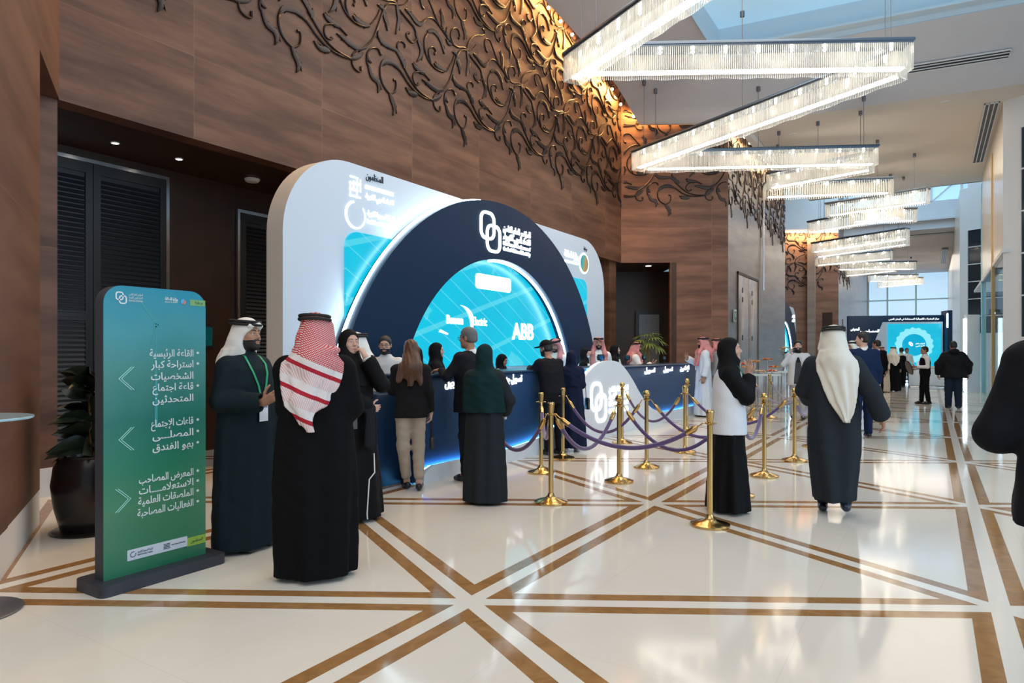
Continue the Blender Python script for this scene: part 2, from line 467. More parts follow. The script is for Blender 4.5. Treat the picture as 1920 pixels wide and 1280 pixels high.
# wall nearer the hall beyond the passage
mb = MB(); wallseg(mb, PR, (-5.09, 29.24), 0, 10.2, 0.3); wallseg(mb, (-5.4, 29.24), (-9.2, 29.24 + 0.3), 0, 10.2, -0.3)
struct(mb.build('wall_left_beyond', M_GREY))
mb = MB(); wallseg(mb, (-9.3, 41.54), (-4.7, 44.2), 8.66, 13, 0.3); struct(mb.build('wall_upper_far', M_WHITE))
mb = MB(); wallseg(mb, (-9.3, 41.54), (-4.7, 44.2), 0, 8.66, 0.3); struct(mb.build('wall_return_far', panel_material('brown_panels_far', (0.20, 0.10, 0.065), (0.33, 0.18, 0.12), axis='X', seam=1.6, off=-6.1)))
mb = MB(); wallseg(mb, (-4.7, 44.2), (-4.7, 66), 0, 13, 0.3); struct(mb.build('wall_left_far', M_GREY))
mb = MB(); mb.box((-6.25, 43.0, 0), (-5.85, 43.5, 8.3)); struct(mb.build('wall_pilaster', panel_material('pale_panels', (0.32, 0.26, 0.22), (0.42, 0.35, 0.31))))
mb = MB(); wallseg(mb, (-9.3, 29.5), (-9.3, 41.6), 0, 13, 0.2); struct(mb.build('wall_recess_far', M_WALL))
# right-hand side
RC = (1.62, 22.1)
mb = MB(); wallseg(mb, (1.62, 22.1), (1.62, 30.9), Z_SOF, 8.6, -0.3); struct(mb.build('wall_right_upper', M_BEIGE))
mb = MB(); wallseg(mb, RC, along(RC, DN, 0.42), 0, 10.4, 0.35); wallseg(mb, along(RC, DN, 0.42), along(RC, DN, 7.4), 0, 1.9, 0.3); wallseg(mb, along(RC, DN, 0.42), along(RC, DN, 7.4), 7.4, 10.4, 0.3); struct(mb.build('wall_right_angled', M_WHITE))
def grid_window(name, P, d, k0, k1, z0, z1, nz, nk):
    w = MB(); wallseg(w, along(P, d, k0), along(P, d, k1), z0, z1, 0.12); o = struct(w.build(name, M_DGLASS))
    g = MB(); L = k1 - k0
    for i in range(nz + 1):
        z = z0 + (z1 - z0) * i / nz; wallseg(g, along(P, d, k0), along(P, d, k1), z - 0.02, z + 0.02, -0.04)
    for i in range(nk + 1):
        k = k0 + L * i / nk; wallseg(g, along(P, d, max(k0, k - 0.02)), along(P, d, min(k1, k + 0.02)), z0, z1, -0.045)
    g.build('window_frame', M_WHITE, o)
    return o
grid_window('window_1', RC, DN, 0.42, 3.4, 1.9, 7.4, 5, 2)
RF = (1.15, 38.5)
mb = MB(); wallseg(mb, (1.15, 38.5), (1.15, 66), 0, 9.3, -0.3); struct(mb.build('wall_right_far', M_BEIGE))
mb = MB(); wallseg(mb, RF, along(RF, DN, 0.36), 0, 9.3, 0.3); wallseg(mb, along(RF, DN, 0.36), along(RF, DN, 4.0), 0, 2.4, 0.3); wallseg(mb, along(RF, DN, 0.36), along(RF, DN, 4.0), 7.3, 12.4, 0.3); struct(mb.build('wall_right_far_angled', M_WHITE))
grid_window('window_2', RF, DN, 0.36, 2.6, 2.4, 7.3, 6, 1)
mb = MB(); mb.box((1.60, 30.9, 0), (1.75, 31.15, 7.9)); struct(mb.build('window_3', mat('cyan_glass_edge', (0.30, 0.62, 0.72), 0.15)))
# glazed room on the right with a lit display inside
mb = MB(); mb.box((1.62, 22.2, 0), (1.66, 30.85, Z_SOF)); struct(mb.build('window_4', M_GLASS))
mb = MB(); mb.box((1.58, 25.55, 0), (1.68, 25.67, 7.7)); struct(mb.build('trim_1', mat('brass_trim', (0.62, 0.42, 0.2), 0.3, metal=0.8)))
mb = MB(); wallseg(mb, (5.0, 22), (5.0, 36), 0, Z_SOF, -0.1); mb.box((1.6, 22.0, Z_SOF), (5.2, 36, Z_SOF + 0.1)); struct(mb.build('wall_glazed_room', M_WHITE))
mb = MB(); mb.box((4.75, 22.6, 2.2), (4.98, 34.5, 3.0)); struct(mb.build('trim_2', mat('taupe_panel', (0.36, 0.29, 0.25), 0.5)))
# rear of the hall, behind the viewer
mb = MB(); wallseg(mb, (12, -9.5), (-14, -9.5), 0, 9.8, -0.3); struct(mb.build('wall_rear', M_WHITE))

# glazed side of the hall, right of the viewer
mb = MB(); mb.box((9.0, -9.5, 0), (9.05, 18.0, 9.0)); o = struct(mb.build('window_8', M_GLASS))
g = MB()
for i in range(11): g.box((8.9, -9.5 + 2.7 * i, 0), (9.1, -9.38 + 2.7 * i, 9.4))
for z in (0.0, 3.0, 6.0, 8.9): g.box((8.92, -9.5, z), (9.08, 18.0, z + 0.12))
g.build('window_frame', M_STEEL, o)

# ceilings
def yb(x): return float(np.interp(x, [-8, -7.25, -4.55, 1.65, 12], [18.3, 18.6, 20.2, 20.9, 22.0]))
TP = [0, 0.35, 0.7, 1.1, 1.6, 2.2, 2.9, 3.6, 4.4, 5.4, 6.6, 7.8, 9.2, 11, 14, 30]
TZ = [8.2, 8.30, 8.43, 8.58, 8.73, 8.88, 9.0, 9.12, 9.21, 9.29, 9.33, 9.35, 9.35, 9.35, 9.35, 9.35]
def zc(x, y): return float(np.interp(yb(x) - y, TP, TZ)) if y < yb(x) else Z_C
mb = MB(); xs = [-7.25, -6.4, -5.4, -4.6, -3.5, -2, 0, 1.65, 4, 8, 12]
idx = {}
for i, x in enumerate(xs):
    for j, t in enumerate(TP): idx[i, j] = len(mb.v); mb.v.append((x, yb(x) - t, TZ[j]))
for i in range(len(xs) - 1):
    for j in range(len(TP) - 1):
        if 3 <= i and 6 <= j < 12: continue          # the light coffer
        mb.f.append((idx[i, j], idx[i, j + 1], idx[i + 1, j + 1], idx[i + 1, j])); mb.mi.append(0); mb.sm.append(True)
struct(mb.build('ceiling', M_CEIL))
# coffer: upstand, ledge and light blue glazed panel
mb = MB(); xa, xb_ = -4.6, 12
for (x0, t0, x1, t1) in ((xa, 2.9, xb_, 2.9), (xa, 9.2, xb_, 9.2)):
    mb.add([(x0, yb(x0) - t0, zc(x0, yb(x0) - t0)), (x1, yb(x1) - t1, zc(x1, yb(x1) - t1)), (x1, yb(x1) - t1, 9.8), (x0, yb(x0) - t0, 9.8)], [(0, 1, 2, 3)])
mb.add([(xa, yb(xa) - 2.9, 9.0), (xa, yb(xa) - 9.2, 9.35), (xa, yb(xa) - 9.2, 9.8), (xa, yb(xa) - 2.9, 9.8)], [(0, 1, 2, 3)])
for dt, z in ((0.28, 9.12),):
    mb.prism([(xa, yb(xa) - 2.9), (xb_, yb(xb_) - 2.9), (xb_, yb(xb_) - 2.9 - dt), (xa, yb(xa) - 2.9 - dt)], lambda a, b, d: (a, b, d), z, z + 0.06)
struct(mb.build('trim_coffer', mat('coffer_paint', (0.62, 0.72, 0.78), 0.6)))
mb = MB(); mb.prism([(xa, yb(xa) - 2.9), (xb_, yb(xb_) - 2.9), (xb_, yb(xb_) - 9.2), (xa, yb(xa) - 9.2)], lambda a, b, d: (a, b, d), 9.75, 9.8)
struct(mb.build('window_5', mat('coffer_glazing', (0.4, 0.6, 0.75), 0.4, emit=(0.36, 0.56, 0.68), es=0.62)))
mb = MB()
mb.prism([(-7.25, 18.6), (-4.55, 20.2), (1.7, 20.9), (1.9, 32.0), (-4.55, 32.0), (-4.6, 20.3), (-7.25, 18.7)], lambda a, b, d: (a, b, d), Z_C, Z_C + 0.2)
mb.prism([(1.6, 20.85), (12, 21.95), (12, 24), (1.6, 24)], lambda a, b, d: (a, b, d), Z_C + 0.01, Z_C + 0.2)
mb.box((-4.55, 31.9, 8.2), (1.7, 32.0, 12.4))
struct(mb.build('ceiling_low', mat('ceiling_paint_warm', (0.74, 0.66, 0.58), 0.7)))
mb = MB()
mb.add([(-9.5, 47, 8.86), (3, 47, 8.86), (3, 49.5, 8.45), (3, 53, 8.2), (3, 66.2, 8.2), (-9.5, 66.2, 8.2), (-9.5, 53, 8.2), (-9.5, 49.5, 8.45)], [(0, 1, 2, 7), (7, 2, 3, 6), (6, 3, 4, 5)])
mb.box((-9.5, 46.9, 8.86), (3, 47.1, 10.5)); mb.box((-9.5, 46.6, 9.35), (3, 47.0, 9.45)); mb.box((-9.5, 46.9, 11.75), (3, 47.1, 12.6))
struct(mb.build('ceiling_far', M_CEIL))
mb = MB(); mb.box((-9.6, 29.4, 12.4), (4, 47.2, 12.5)); struct(mb.build('ceiling_atrium', M_WHITE))
# clerestory glazing with diagonal bracing
mb = MB(); mb.box((-9.5, 47.0, 10.5), (3, 47.05, 11.75)); o = struct(mb.build('window_6', M_SKY))
g = MB()
for i in range(9):
    x = -9.0 + 1.5 * i
    g.box((x - 0.07, 46.85, 10.5), (x + 0.07, 46.98, 11.75))
    g.tube([(x + 0.1, 46.9, 10.55), (x + 1.4, 46.9, 11.7)], 0.05, 6)
g.build('window_frame', M_WHITE, o)
# glazed end wall
mb = MB(); mb.box((-4.7, 66.0, 0), (1.3, 66.04, 8.2)); o = struct(mb.build('window_7', mat('end_glazing', (0.5, 0.7, 0.9), 0.3, emit=(0.50, 0.74, 0.95), es=0.85)))
g = MB()
for x in (-4.65, -3.2, -1.1, 1.25): g.box((x - 0.06, 65.8, 0), (x + 0.06, 66, 8.2))
for z in (3.2, 6.0): g.box((-4.7, 65.85, z - 0.05), (1.3, 66, z + 0.05))
g.build('window_frame', mat('pale_steel', (0.45, 0.70, 0.80), 0.4), o)

# louvred doors in the recess
M_LOUV = mat('louvre_black', (0.022, 0.024, 0.03), 0.35)
M_LEAF = mat('door_black', (0.016, 0.015, 0.016), 0.4)
def louvre_door(name, x, y0, y1, z1, leaves):
    f = MB(); f.box((x - 0.06, y0 - 0.05, 0), (x, y0, z1)); f.box((x - 0.06, y1, 0), (x, y1 + 0.05, z1 + 0.05)); f.box((x - 0.06, y0 - 0.05, z1), (x, y1, z1 + 0.05))
    o = struct(f.build(name, M_STEEL))
    w = (y1 - y0) / leaves
    for i in range(leaves):
        a, b = y0 + i * w + 0.004, y0 + (i + 1) * w - 0.004
        l = MB()
        l.box((x - 0.05, a, 0.01), (x - 0.01, b, z1))
        s = 0.09
        for yy in (a, b - s): l.box((x - 0.05, yy, 0.01), (x + 0.012, yy + s, z1))
        for zz in (0.01, z1 * 0.48, z1 - 0.14): l.box((x - 0.05, a, zz), (x + 0.0105, b, zz + 0.13))
        z = 0.16
        while z < z1 - 0.2:
            l.add([(x - 0.012, a + s, z + 0.045), (x - 0.012, b - s, z + 0.045), (x + 0.016, b - s, z), (x + 0.016, a + s, z), (x - 0.012, a + s, z)], [(0, 1, 2, 3), (0, 3, 4)], 1)
            z += 0.062
        l.build('door_leaf', [M_LEAF, M_LOUV], o)
    return o
louvre_door('door_1', -9.38, 3.55, 5.55, 4.0, 2)
louvre_door('door_2', -9.38, 6.78, 8.6, 3.75, 2)
mb = MB(); a, b = along((-9.0, 20.3), D30, 0.9), along((-9.0, 20.3), D30, 1.75); wallseg(mb, a, b, 0, 2.9, -0.06); o = struct(mb.build('door_3', M_DARK))
mb = MB(); wallseg(mb, along(a, D30, 0.1), along(b, D30, -0.1), 0.05, 2.75, -0.1); mb.build('door_leaf', mat('door_grey_blue', (0.14, 0.17, 0.20), 0.35), o)
# panelled double door in the greyed wall
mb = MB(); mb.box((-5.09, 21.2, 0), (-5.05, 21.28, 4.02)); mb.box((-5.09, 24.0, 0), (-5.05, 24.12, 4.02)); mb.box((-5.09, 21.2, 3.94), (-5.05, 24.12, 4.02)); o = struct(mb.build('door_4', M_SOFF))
for y in (21.29, 22.65):
    mb = MB(); mb.bbox((-5.09, y, 0.01), (-5.06, y + 1.34, 3.93), 0.008); mb.build('door_leaf', M_GREY, o)
mb = MB()
for y in (21.75, 23.1):
    for z in (3.1, 3.4, 1.9): mb.box((-5.06, y, z), (-5.045, y + 0.06, z + 0.16))
mb.build('door_hardware', M_DARK, o)
mb = MB(); mb.tube([(-5.02, 24.75, 3.7), (-5.02, 24.75, 8.1)], 0.03, 8); struct(mb.build('trim_3', M_STEEL))
mb = MB(); mb.box((-4.7, 46.4, 0), (-4.66, 48.6, 3.6)); struct(mb.build('door_5', M_GREY))
mb = MB(); mb.box((-5.6, 43.72, 0), (-5.0, 44.0, 3.9)); 
struct(mb.build('trim_4', M_SOFF))

# small fittings on the ceilings
def downlight(x, y, z, on, label, r=0.042):
    o = empty('downlight', (x, y, z), 0, label, 'ceiling light', 'recessed downlights')
    a = MB(); a.lathe([(r * 1.3, 0.0), (r * 1.3, -0.008), (r, -0.012), (r, 0.0)], (0, 0, 0), 16); a.build('bezel', M_WHITE, o)
    b = MB(); b.lathe([(0.001, -0.006), (r * 0.95, -0.006), (r * 0.95, 0.0), (0.001, 0.0)], (0, 0, 0), 16)
    b.build('lens', mat('downlight_on', (1, 1, 1), 0.3, emit=(1.0, 0.86, 0.72), es=12.0) if on else M_WHITE, o)
    return o
downlight(-8.79, 4.53, Z_SOF, True, 'lit downlight in the brown soffit above the left leaf of the louvred doors')
downlight(-8.77, 5.37, Z_SOF, True, 'lit downlight in the brown soffit above the right leaf of the louvred doors')
downlight(-7.35, 19.6, Z_SOF, True, 'lit downlight in the soffit of the passage behind the counter', 0.09)
downlight(0.31, 21.25, Z_C, False, 'white downlight in the warm ceiling near the sloping soffit', 0.08)
downlight(0.39, 30.0, Z_C, False, 'white downlight in the warm ceiling near the atrium edge', 0.08)
downlight(-3.6, 21.9, Z_C, False, 'white downlight in the warm ceiling above the second zigzag of chandeliers', 0.08)
d = MB(); d.lathe([(0.001, -0.05), (0.09, -0.045), (0.11, -0.02), (0.115, 0.0)], (-8.85, 6.6, Z_SOF), 20); tag(d.build('smoke_detector', M_WHITE), 'round white smoke detector on the dark brown soffit', 'smoke detector')
def vent(x, y, rz, L, W, z, tilt, label, n=3):
    o = empty('ceiling_vent', (x, y, z), rz, label, 'air vent', 'linear air vents'); o.rotation_euler = (tilt, 0, rz)
    f = MB(); f.box((-L / 2, -W / 2, -0.03), (L / 2, -W / 2 + 0.03, 0)); f.box((-L / 2, W / 2 - 0.03, -0.03), (L / 2, W / 2, 0)); f.box((-L / 2, -W / 2, -0.03), (-L / 2 + 0.03, W / 2, 0)); f.box((L / 2 - 0.03, -W / 2, -0.03), (L / 2, W / 2, 0))
    for i in range(1, n): f.box((-L / 2, -W / 2 + W * i / n - 0.012, -0.03), (L / 2, -W / 2 + W * i / n + 0.012, -0.004))
    f.build('frame', M_WHITE, o)
    b = MB(); b.box((-L / 2 + 0.02, -W / 2 + 0.02, -0.012), (L / 2 - 0.02, W / 2 - 0.02, -0.002)); b.build('slot', M_DARK, o)
vent(0.5, 19.55, 0.11, 2.2, 0.32, zc(0.5, 19.55) - 0.03, -0.32, 'white linear air vent in the sloping grey ceiling beside the largest chandelier')
vent(1.38, 25.3, PI / 2, 6.6, 0.34, Z_C - 0.005, 0, 'long dark air vent along the right edge of the warm ceiling', 3)
vent(-0.5, 47.9, 0.0, 4.2, 0.22, 8.66, -0.16, 'slim distant air vent in the grey ceiling beyond the atrium', 2)
vent(0.75, 55.5, PI / 2, 8.0, 0.34, Z_C - 0.01, 0, 'farthest air vent, over the glazed end of the hall', 3)
s_ = empty('exit_sign', (-5.05, 20.7, 2.62), 0, 'small grey and green exit sign on the greyed panel wall beside the door', 'sign')
q = MB(); q.bbox((0, -0.14, -0.19), (0.04, 0.14, 0.19), 0.01); q.build('sign_plate', mat('sign_grey', (0.30, 0.34, 0.33), 0.4), s_)
q = MB(); q.box((0.04, -0.10, -0.13), (0.046, 0.10, 0.13)); q.build('sign_face', mat('sign_green', (0.05, 0.16, 0.12), 0.4), s_)
q = MB(); q.box((0.046, -0.02, -0.02), (0.05, 0.02, 0.09)); q.add([(0.05, -0.05, 0.0), (0.05, 0.05, 0.0), (0.05, 0.0, -0.06)], [(0, 2, 1)]); q.build('pictogram', M_WHITE, s_)

# ------------------------------------------------------------------ scroll relief on the walls
STROKES = [
    ('s', [-0.9,0.12,-0.76,0.06,-0.6,-0.02,-0.48,-0.07,-0.31,-0.06,-0.14,0.0,-0.03,0.01]),
    ('k', [-0.48,-0.07,-0.54,0.02,-0.54,0.14,-0.47,0.24,-0.35,0.28,-0.28,0.23,-0.26,0.15,-0.3,0.12]),
    ('l', [-0.52,-0.09,-0.62,-0.1,-0.7,-0.05]),
    ('l', [-0.56,-0.04,-0.66,0.03,-0.68,0.18]),
    ('L', [-0.03,0.03,0.01,-0.12,0.04,-0.24,0.0,-0.39,-0.05,-0.53]),
    ('k', [-0.02,0.0,0.01,0.14,0.11,0.28,0.29,0.41,0.51,0.5,0.59,0.57,0.56,0.63,0.51,0.63]),
    ('t', [0.01,0.0,0.15,0.07,0.24,0.16,0.27,0.22]),
    ('s', [-0.03,-0.01,-0.17,-0.06,-0.28,-0.13,-0.37,-0.26]),
    ('l', [-0.35,-0.22,-0.42,-0.21,-0.5,-0.22]),
    ('L', [-0.36,-0.21,-0.32,-0.34,-0.26,-0.44,-0.26,-0.56]),
    ('s', [-0.44,-0.28,-0.5,-0.41,-0.62,-0.57,-0.75,-0.69,-0.98,-0.73,-1.18,-0.67,-1.31,-0.52,-1.33,-0.32,-1.25,-0.17,-1.1,-0.06]),
    ('L', [-1.24,-0.14,-1.1,-0.06,-0.96,-0.07,-0.84,-0.16,-0.78,-0.28,-0.75,-0.36]),
    ('k', [-1.15,-0.67,-1.21,-0.53,-1.18,-0.41,-1.08,-0.36,-1.01,-0.4,-1.04,-0.47]),
    ('L', [-0.69,-0.65,-0.84,-0.68,-0.98,-0.66,-1.06,-0.64]),
    ('s', [-0.38,-0.3,-0.47,-0.53,-0.59,-0.8,-0.76,-1.0,-0.94,-1.11]),
    ('L', [-0.77,-1.03,-0.94,-1.11,-1.13,-1.1,-1.28,-1.07,-1.4,-1.06]),
    ('k', [-0.81,-1.06,-0.99,-1.18,-1.07,-1.29,-1.06,-1.42,-0.98,-1.48,-0.88,-1.47,-0.87,-1.38]),
    ('s', [-1.1,-1.34,-1.31,-1.37,-1.56,-1.35,-1.76,-1.27,-1.93,-1.15,-2.07,-1.06]),
    ('M', [-1.98,-1.12,-2.09,-1.06,-2.23,-1.05,-2.39,-1.11,-2.47,-1.22]),
    ('s', [-2.39,-1.11,-2.47,-1.21,-2.48,-1.36,-2.42,-1.49,-2.32,-1.57,-2.21,-1.61]),
    ('L', [-2.25,-1.59,-2.2,-1.68,-2.14,-1.77,-2.13,-1.85,-2.17,-1.94]),
    ('k', [-2.23,-1.6,-2.12,-1.52,-2.09,-1.39,-2.11,-1.33,-2.16,-1.33]),
    ('s', [-1.1,-1.34,-1.36,-1.33,-1.59,-1.26,-1.76,-1.14,-1.87,-1.03]),
    ('M', [-1.85,-1.06,-1.94,-0.91,-2.04,-0.82,-2.15,-0.79]),
    ('L', [-2.09,-0.8,-2.3,-0.8,-2.43,-0.79,-2.51,-0.73,-2.54,-0.65]),
    ('l', [-1.89,-1.04,-1.87,-0.95,-1.88,-0.88]),
    ('k', [-2.04,-0.83,-2.06,-0.69,-1.98,-0.6,-1.88,-0.61,-1.85,-0.66]),
    ('L', [-1.54,-1.39,-1.64,-1.4,-1.74,-1.41,-1.85,-1.35]),
    ('l', [-1.13,-1.35,-0.94,-1.25,-0.83,-1.14]),
    ('s', [-1.18,-1.0,-1.31,-0.95,-1.41,-0.92]),
    ('L', [-1.32,-0.93,-1.46,-0.92,-1.59,-0.9,-1.66,-0.86]),
    ('k', [-1.39,-0.92,-1.59,-1.0,-1.65,-1.1,-1.61,-1.2,-1.52,-1.2,-1.49,-1.16]),
    ('k', [-0.67,-1.33,-0.74,-1.27,-0.73,-1.11,-0.63,-0.99,-0.49,-0.95,-0.4,-1.02]),
    ('L', [-0.7,-1.31,-0.62,-1.45,-0.5,-1.49,-0.46,-1.58,-0.49,-1.68]),
    ('l', [-0.72,-1.14,-0.69,-1.2,-0.64,-1.24]),
    ('s', [0.06,-0.07,0.24,-0.14,0.43,-0.22,0.51,-0.34]),
    ('L', [0.48,-0.29,0.59,-0.46,0.64,-0.55,0.6,-0.68,0.5,-0.8]),
    ('k', [0.49,-0.4,0.39,-0.5,0.26,-0.48,0.22,-0.41,0.3,-0.36]),
    ('M', [0.19,0.01,0.35,-0.02,0.48,-0.08,0.61,-0.08,0.71,0.03]),
    ('s', [0.68,0.0,0.84,0.13,1.01,0.16,1.18,0.1,1.39,0.01]),
    ('k', [1.14,0.11,1.01,0.26,0.89,0.4,0.78,0.5,0.64,0.48,0.59,0.38,0.63,0.27,0.7,0.23]),
    ('L', [1.25,0.11,1.25,0.3,1.19,0.45]),
]

def catmull(P, n=5):
    P = [np.array(p, float) for p in P]; Q = [2 * P[0] - P[1]] + P + [2 * P[-1] - P[-2]]; out = []
    for i in range(1, len(Q) - 2):
        for k in range(n):
            t = k / n
            out.append(0.5 * (2 * Q[i] + (Q[i + 1] - Q[i - 1]) * t + (2 * Q[i - 1] - 5 * Q[i] + 4 * Q[i + 1] - Q[i + 2]) * t * t + (3 * Q[i] - Q[i - 1] - 3 * Q[i + 1] + Q[i + 2]) * t ** 3))
    out.append(P[-1]); return out
def tile_geometry():
    V = []; F = []
    for kind, q in STROKES:
        P = catmull([(q[i], q[i + 1]) for i in range(0, len(q), 2)], 4); n = len(P)
        o = len(V)
        for i, p in enumerate(P):
            t = i / (n - 1)
            w = {'s': 0.016, 'k': 0.015 * (1 - 0.35 * t), 't': 0.009 * (1 - 0.6 * t), 'l': 0.036 * math.sin(PI * min(1, 0.12 + t * 0.88)) + 0.004,
                 'L': 0.046 * math.sin(PI * min(1, 0.15 + t * 0.85)) ** 0.8 + 0.004, 'M': 0.036 * math.sin(PI * t) ** 0.8 + 0.014}[kind]
            if kind == 'k' and t > 0.88: w = 0.024
            d = P[min(i + 1, n - 1)] - P[max(i - 1, 0)]; L = np.hypot(*d) or 1; nr = np.array([-d[1], d[0]]) / L
            for e, h in ((-1, 0.0), (-0.9, 0.020), (0, 0.028), (0.9, 0.020), (1, 0.0)):
                c = p + nr * w * e; V.append((c[0], c[1], h + 0.006))
        for i in range(n - 1):
            for k in range(4):
                F.append((o + i * 5 + k, o + i * 5 + k + 1, o + i * 5 + 5 + k + 1, o + i * 5 + 5 + k))
        F += [(o, o + 1, o + 2, o + 3, o + 4), (o + (n - 1) * 5 + 4, o + (n - 1) * 5 + 3, o + (n - 1) * 5 + 2, o + (n - 1) * 5 + 1, o + (n - 1) * 5)]
        if kind in 'LM':                                             # serrated leaf edges
            for i in range(max(2, n // 5), n - 2, max(2, n // 4)):
                d = P[i + 1] - P[i - 1]; d = d / (np.hypot(*d) or 1); nr = np.array([-d[1], d[0]])
                sg = 1 if (i // 2) % 2 else -1
                b = P[i] + nr * sg * 0.03; tip = P[i] + nr * sg * 0.068 + d * 0.065
                o2 = len(V)
                for c, h in ((b - d * 0.04, 0.0), (b + d * 0.03, 0.0), (tip, 0.012), (b, 0.035)): V.append((c[0], c[1], h))
                F += [(o2, o2 + 3, o2 + 2), (o2 + 3, o2 + 1, o2 + 2), (o2, o2 + 1, o2 + 3)]
    return V, F
TV, TF = tile_geometry()
M_BRONZE = mat('bronze_relief', (0.030, 0.019, 0.017), 0.30, metal=0.55, spec=0.6)
def relief(name, fn, u0, u1, tiles, rows, zmax, label):
    mb = MB()
    for cu in tiles:
        for cz in rows:
            A = [(cu + a, cz + b, h) for a, b, h in TV]
            keep = [u0 < a < u1 and b < zmax for a, b, h in A]
            mb.add([fn(a, b, h) for a, b, h in A], [f for f in TF if all(keep[i] for i in f)], 0, True)
    return tag(mb.build(name, M_BRONZE), label, 'wall relief', 'scrolling vine reliefs')
ROWS = (7.49, 9.59)
relief('vine_relief', lambda a, b, h: (-7.8 + h, a, b), 3.6, 18.5, [10.77 + 2.05 * i for i in range(-4, 5)], ROWS, 10.1, 'bronze scrolling vine relief spread along the top of the long brown wall')
relief('vine_relief', lambda a, b, h: (PC[0] + D30[0] * a + 0.5 * h, PC[1] + D30[1] * a - 0.866 * h, b), 0.05, 3.1, [-0.55, 1.5, 3.55], ROWS, 9.2, 'bronze scrolling vine relief on the narrow angled wall behind the chandelier')
relief('vine_relief', lambda a, b, h: (-5.09 + h, a, b), 20.15, 29.2, [20.6 + 2.05 * i for i in range(0, 6)], ROWS, 8.6, 'bronze vine relief hanging over the greyed wall with the tall double door')
relief('vine_relief', lambda a, b, h: (-4.7 + D30[0] * a + 0.5 * h, 44.2 + D30[1] * a - 0.866 * h, b), -4.6, -0.05, [-4.6, -2.55, -0.5], (6.9, 9.0), 8.7, 'distant bronze vine relief on the angled wall far down the hall')
relief('vine_relief', lambda a, b, h: (-4.7 + h, a, b), 44.3, 52, [45 + 2.05 * i for i in range(0, 4)], (7.6,), 8.6, 'farthest vine relief, on the wall beside the glazed end')

# cove lamps
M_BULB = mat('cove_bulb', (1, 0.8, 0.5), 0.3, emit=(1.0, 0.62, 0.26), es=26)
cl = MB(); cl.sphere((0, 0, 0), 0.04, 10, 6)
cl0 = None
def cove(x, y, z, label, group):
    global cl0
    if cl0 is None: cl0 = o = cl.build('cove_lamp', M_BULB)
    else: o = cl0.copy(); COL.objects.link(o)
    o.location = (x, y, z); tag(o, label, 'cove lamp', group)
y = 6.4
while y < 18.3:
    cove(-7.66, y, zc(-7.25, y) + 0.40, 'warm cove lamp tucked above the long wall relief', 'cove lamps over the long brown wall'); y += 0.62
for k in (0.35, 0.8, 1.25, 1.7, 2.15, 2.6, 3.0):
    p = along(PC, D30, k); cove(p[0] + 0.06, p[1] - 0.11, 8.2 + 0.26, 'warm cove lamp above the narrow angled wall', 'cove lamps over the angled wall')
y = 20.5
while y < 29:
    cove(-4.86, y, 8.12, 'warm cove lamp on the rail above the greyed wall', 'cove lamps over the greyed wall'); y += 0.7
mb = MB(); mb.box((-4.80, 20.3, 8.02), (-4.6, 29.2, 8.19)); struct(mb.build('trim_5', M_WHITE))
area('cove_light', (-4.85, 24.8, 8.15), (0, R(25), 0), 0.1, 8.5, 90, (1.0, 0.60, 0.25))
p = along(PC, D30, 1.6); area('cove_light', (p[0] + 0.13, p[1] - 0.22, 8.62), (0, R(22), R(-60)), 0.12, 3.0, 200, (1.0, 0.5, 0.14))
p = along((-4.7, 44.2), D30, -1.6); area('cove_light', (p[0] + 0.3, p[1] - 0.5, 8.6), (0, R(28), R(-60)), 0.12, 3.0, 160, (1.0, 0.6, 0.25))

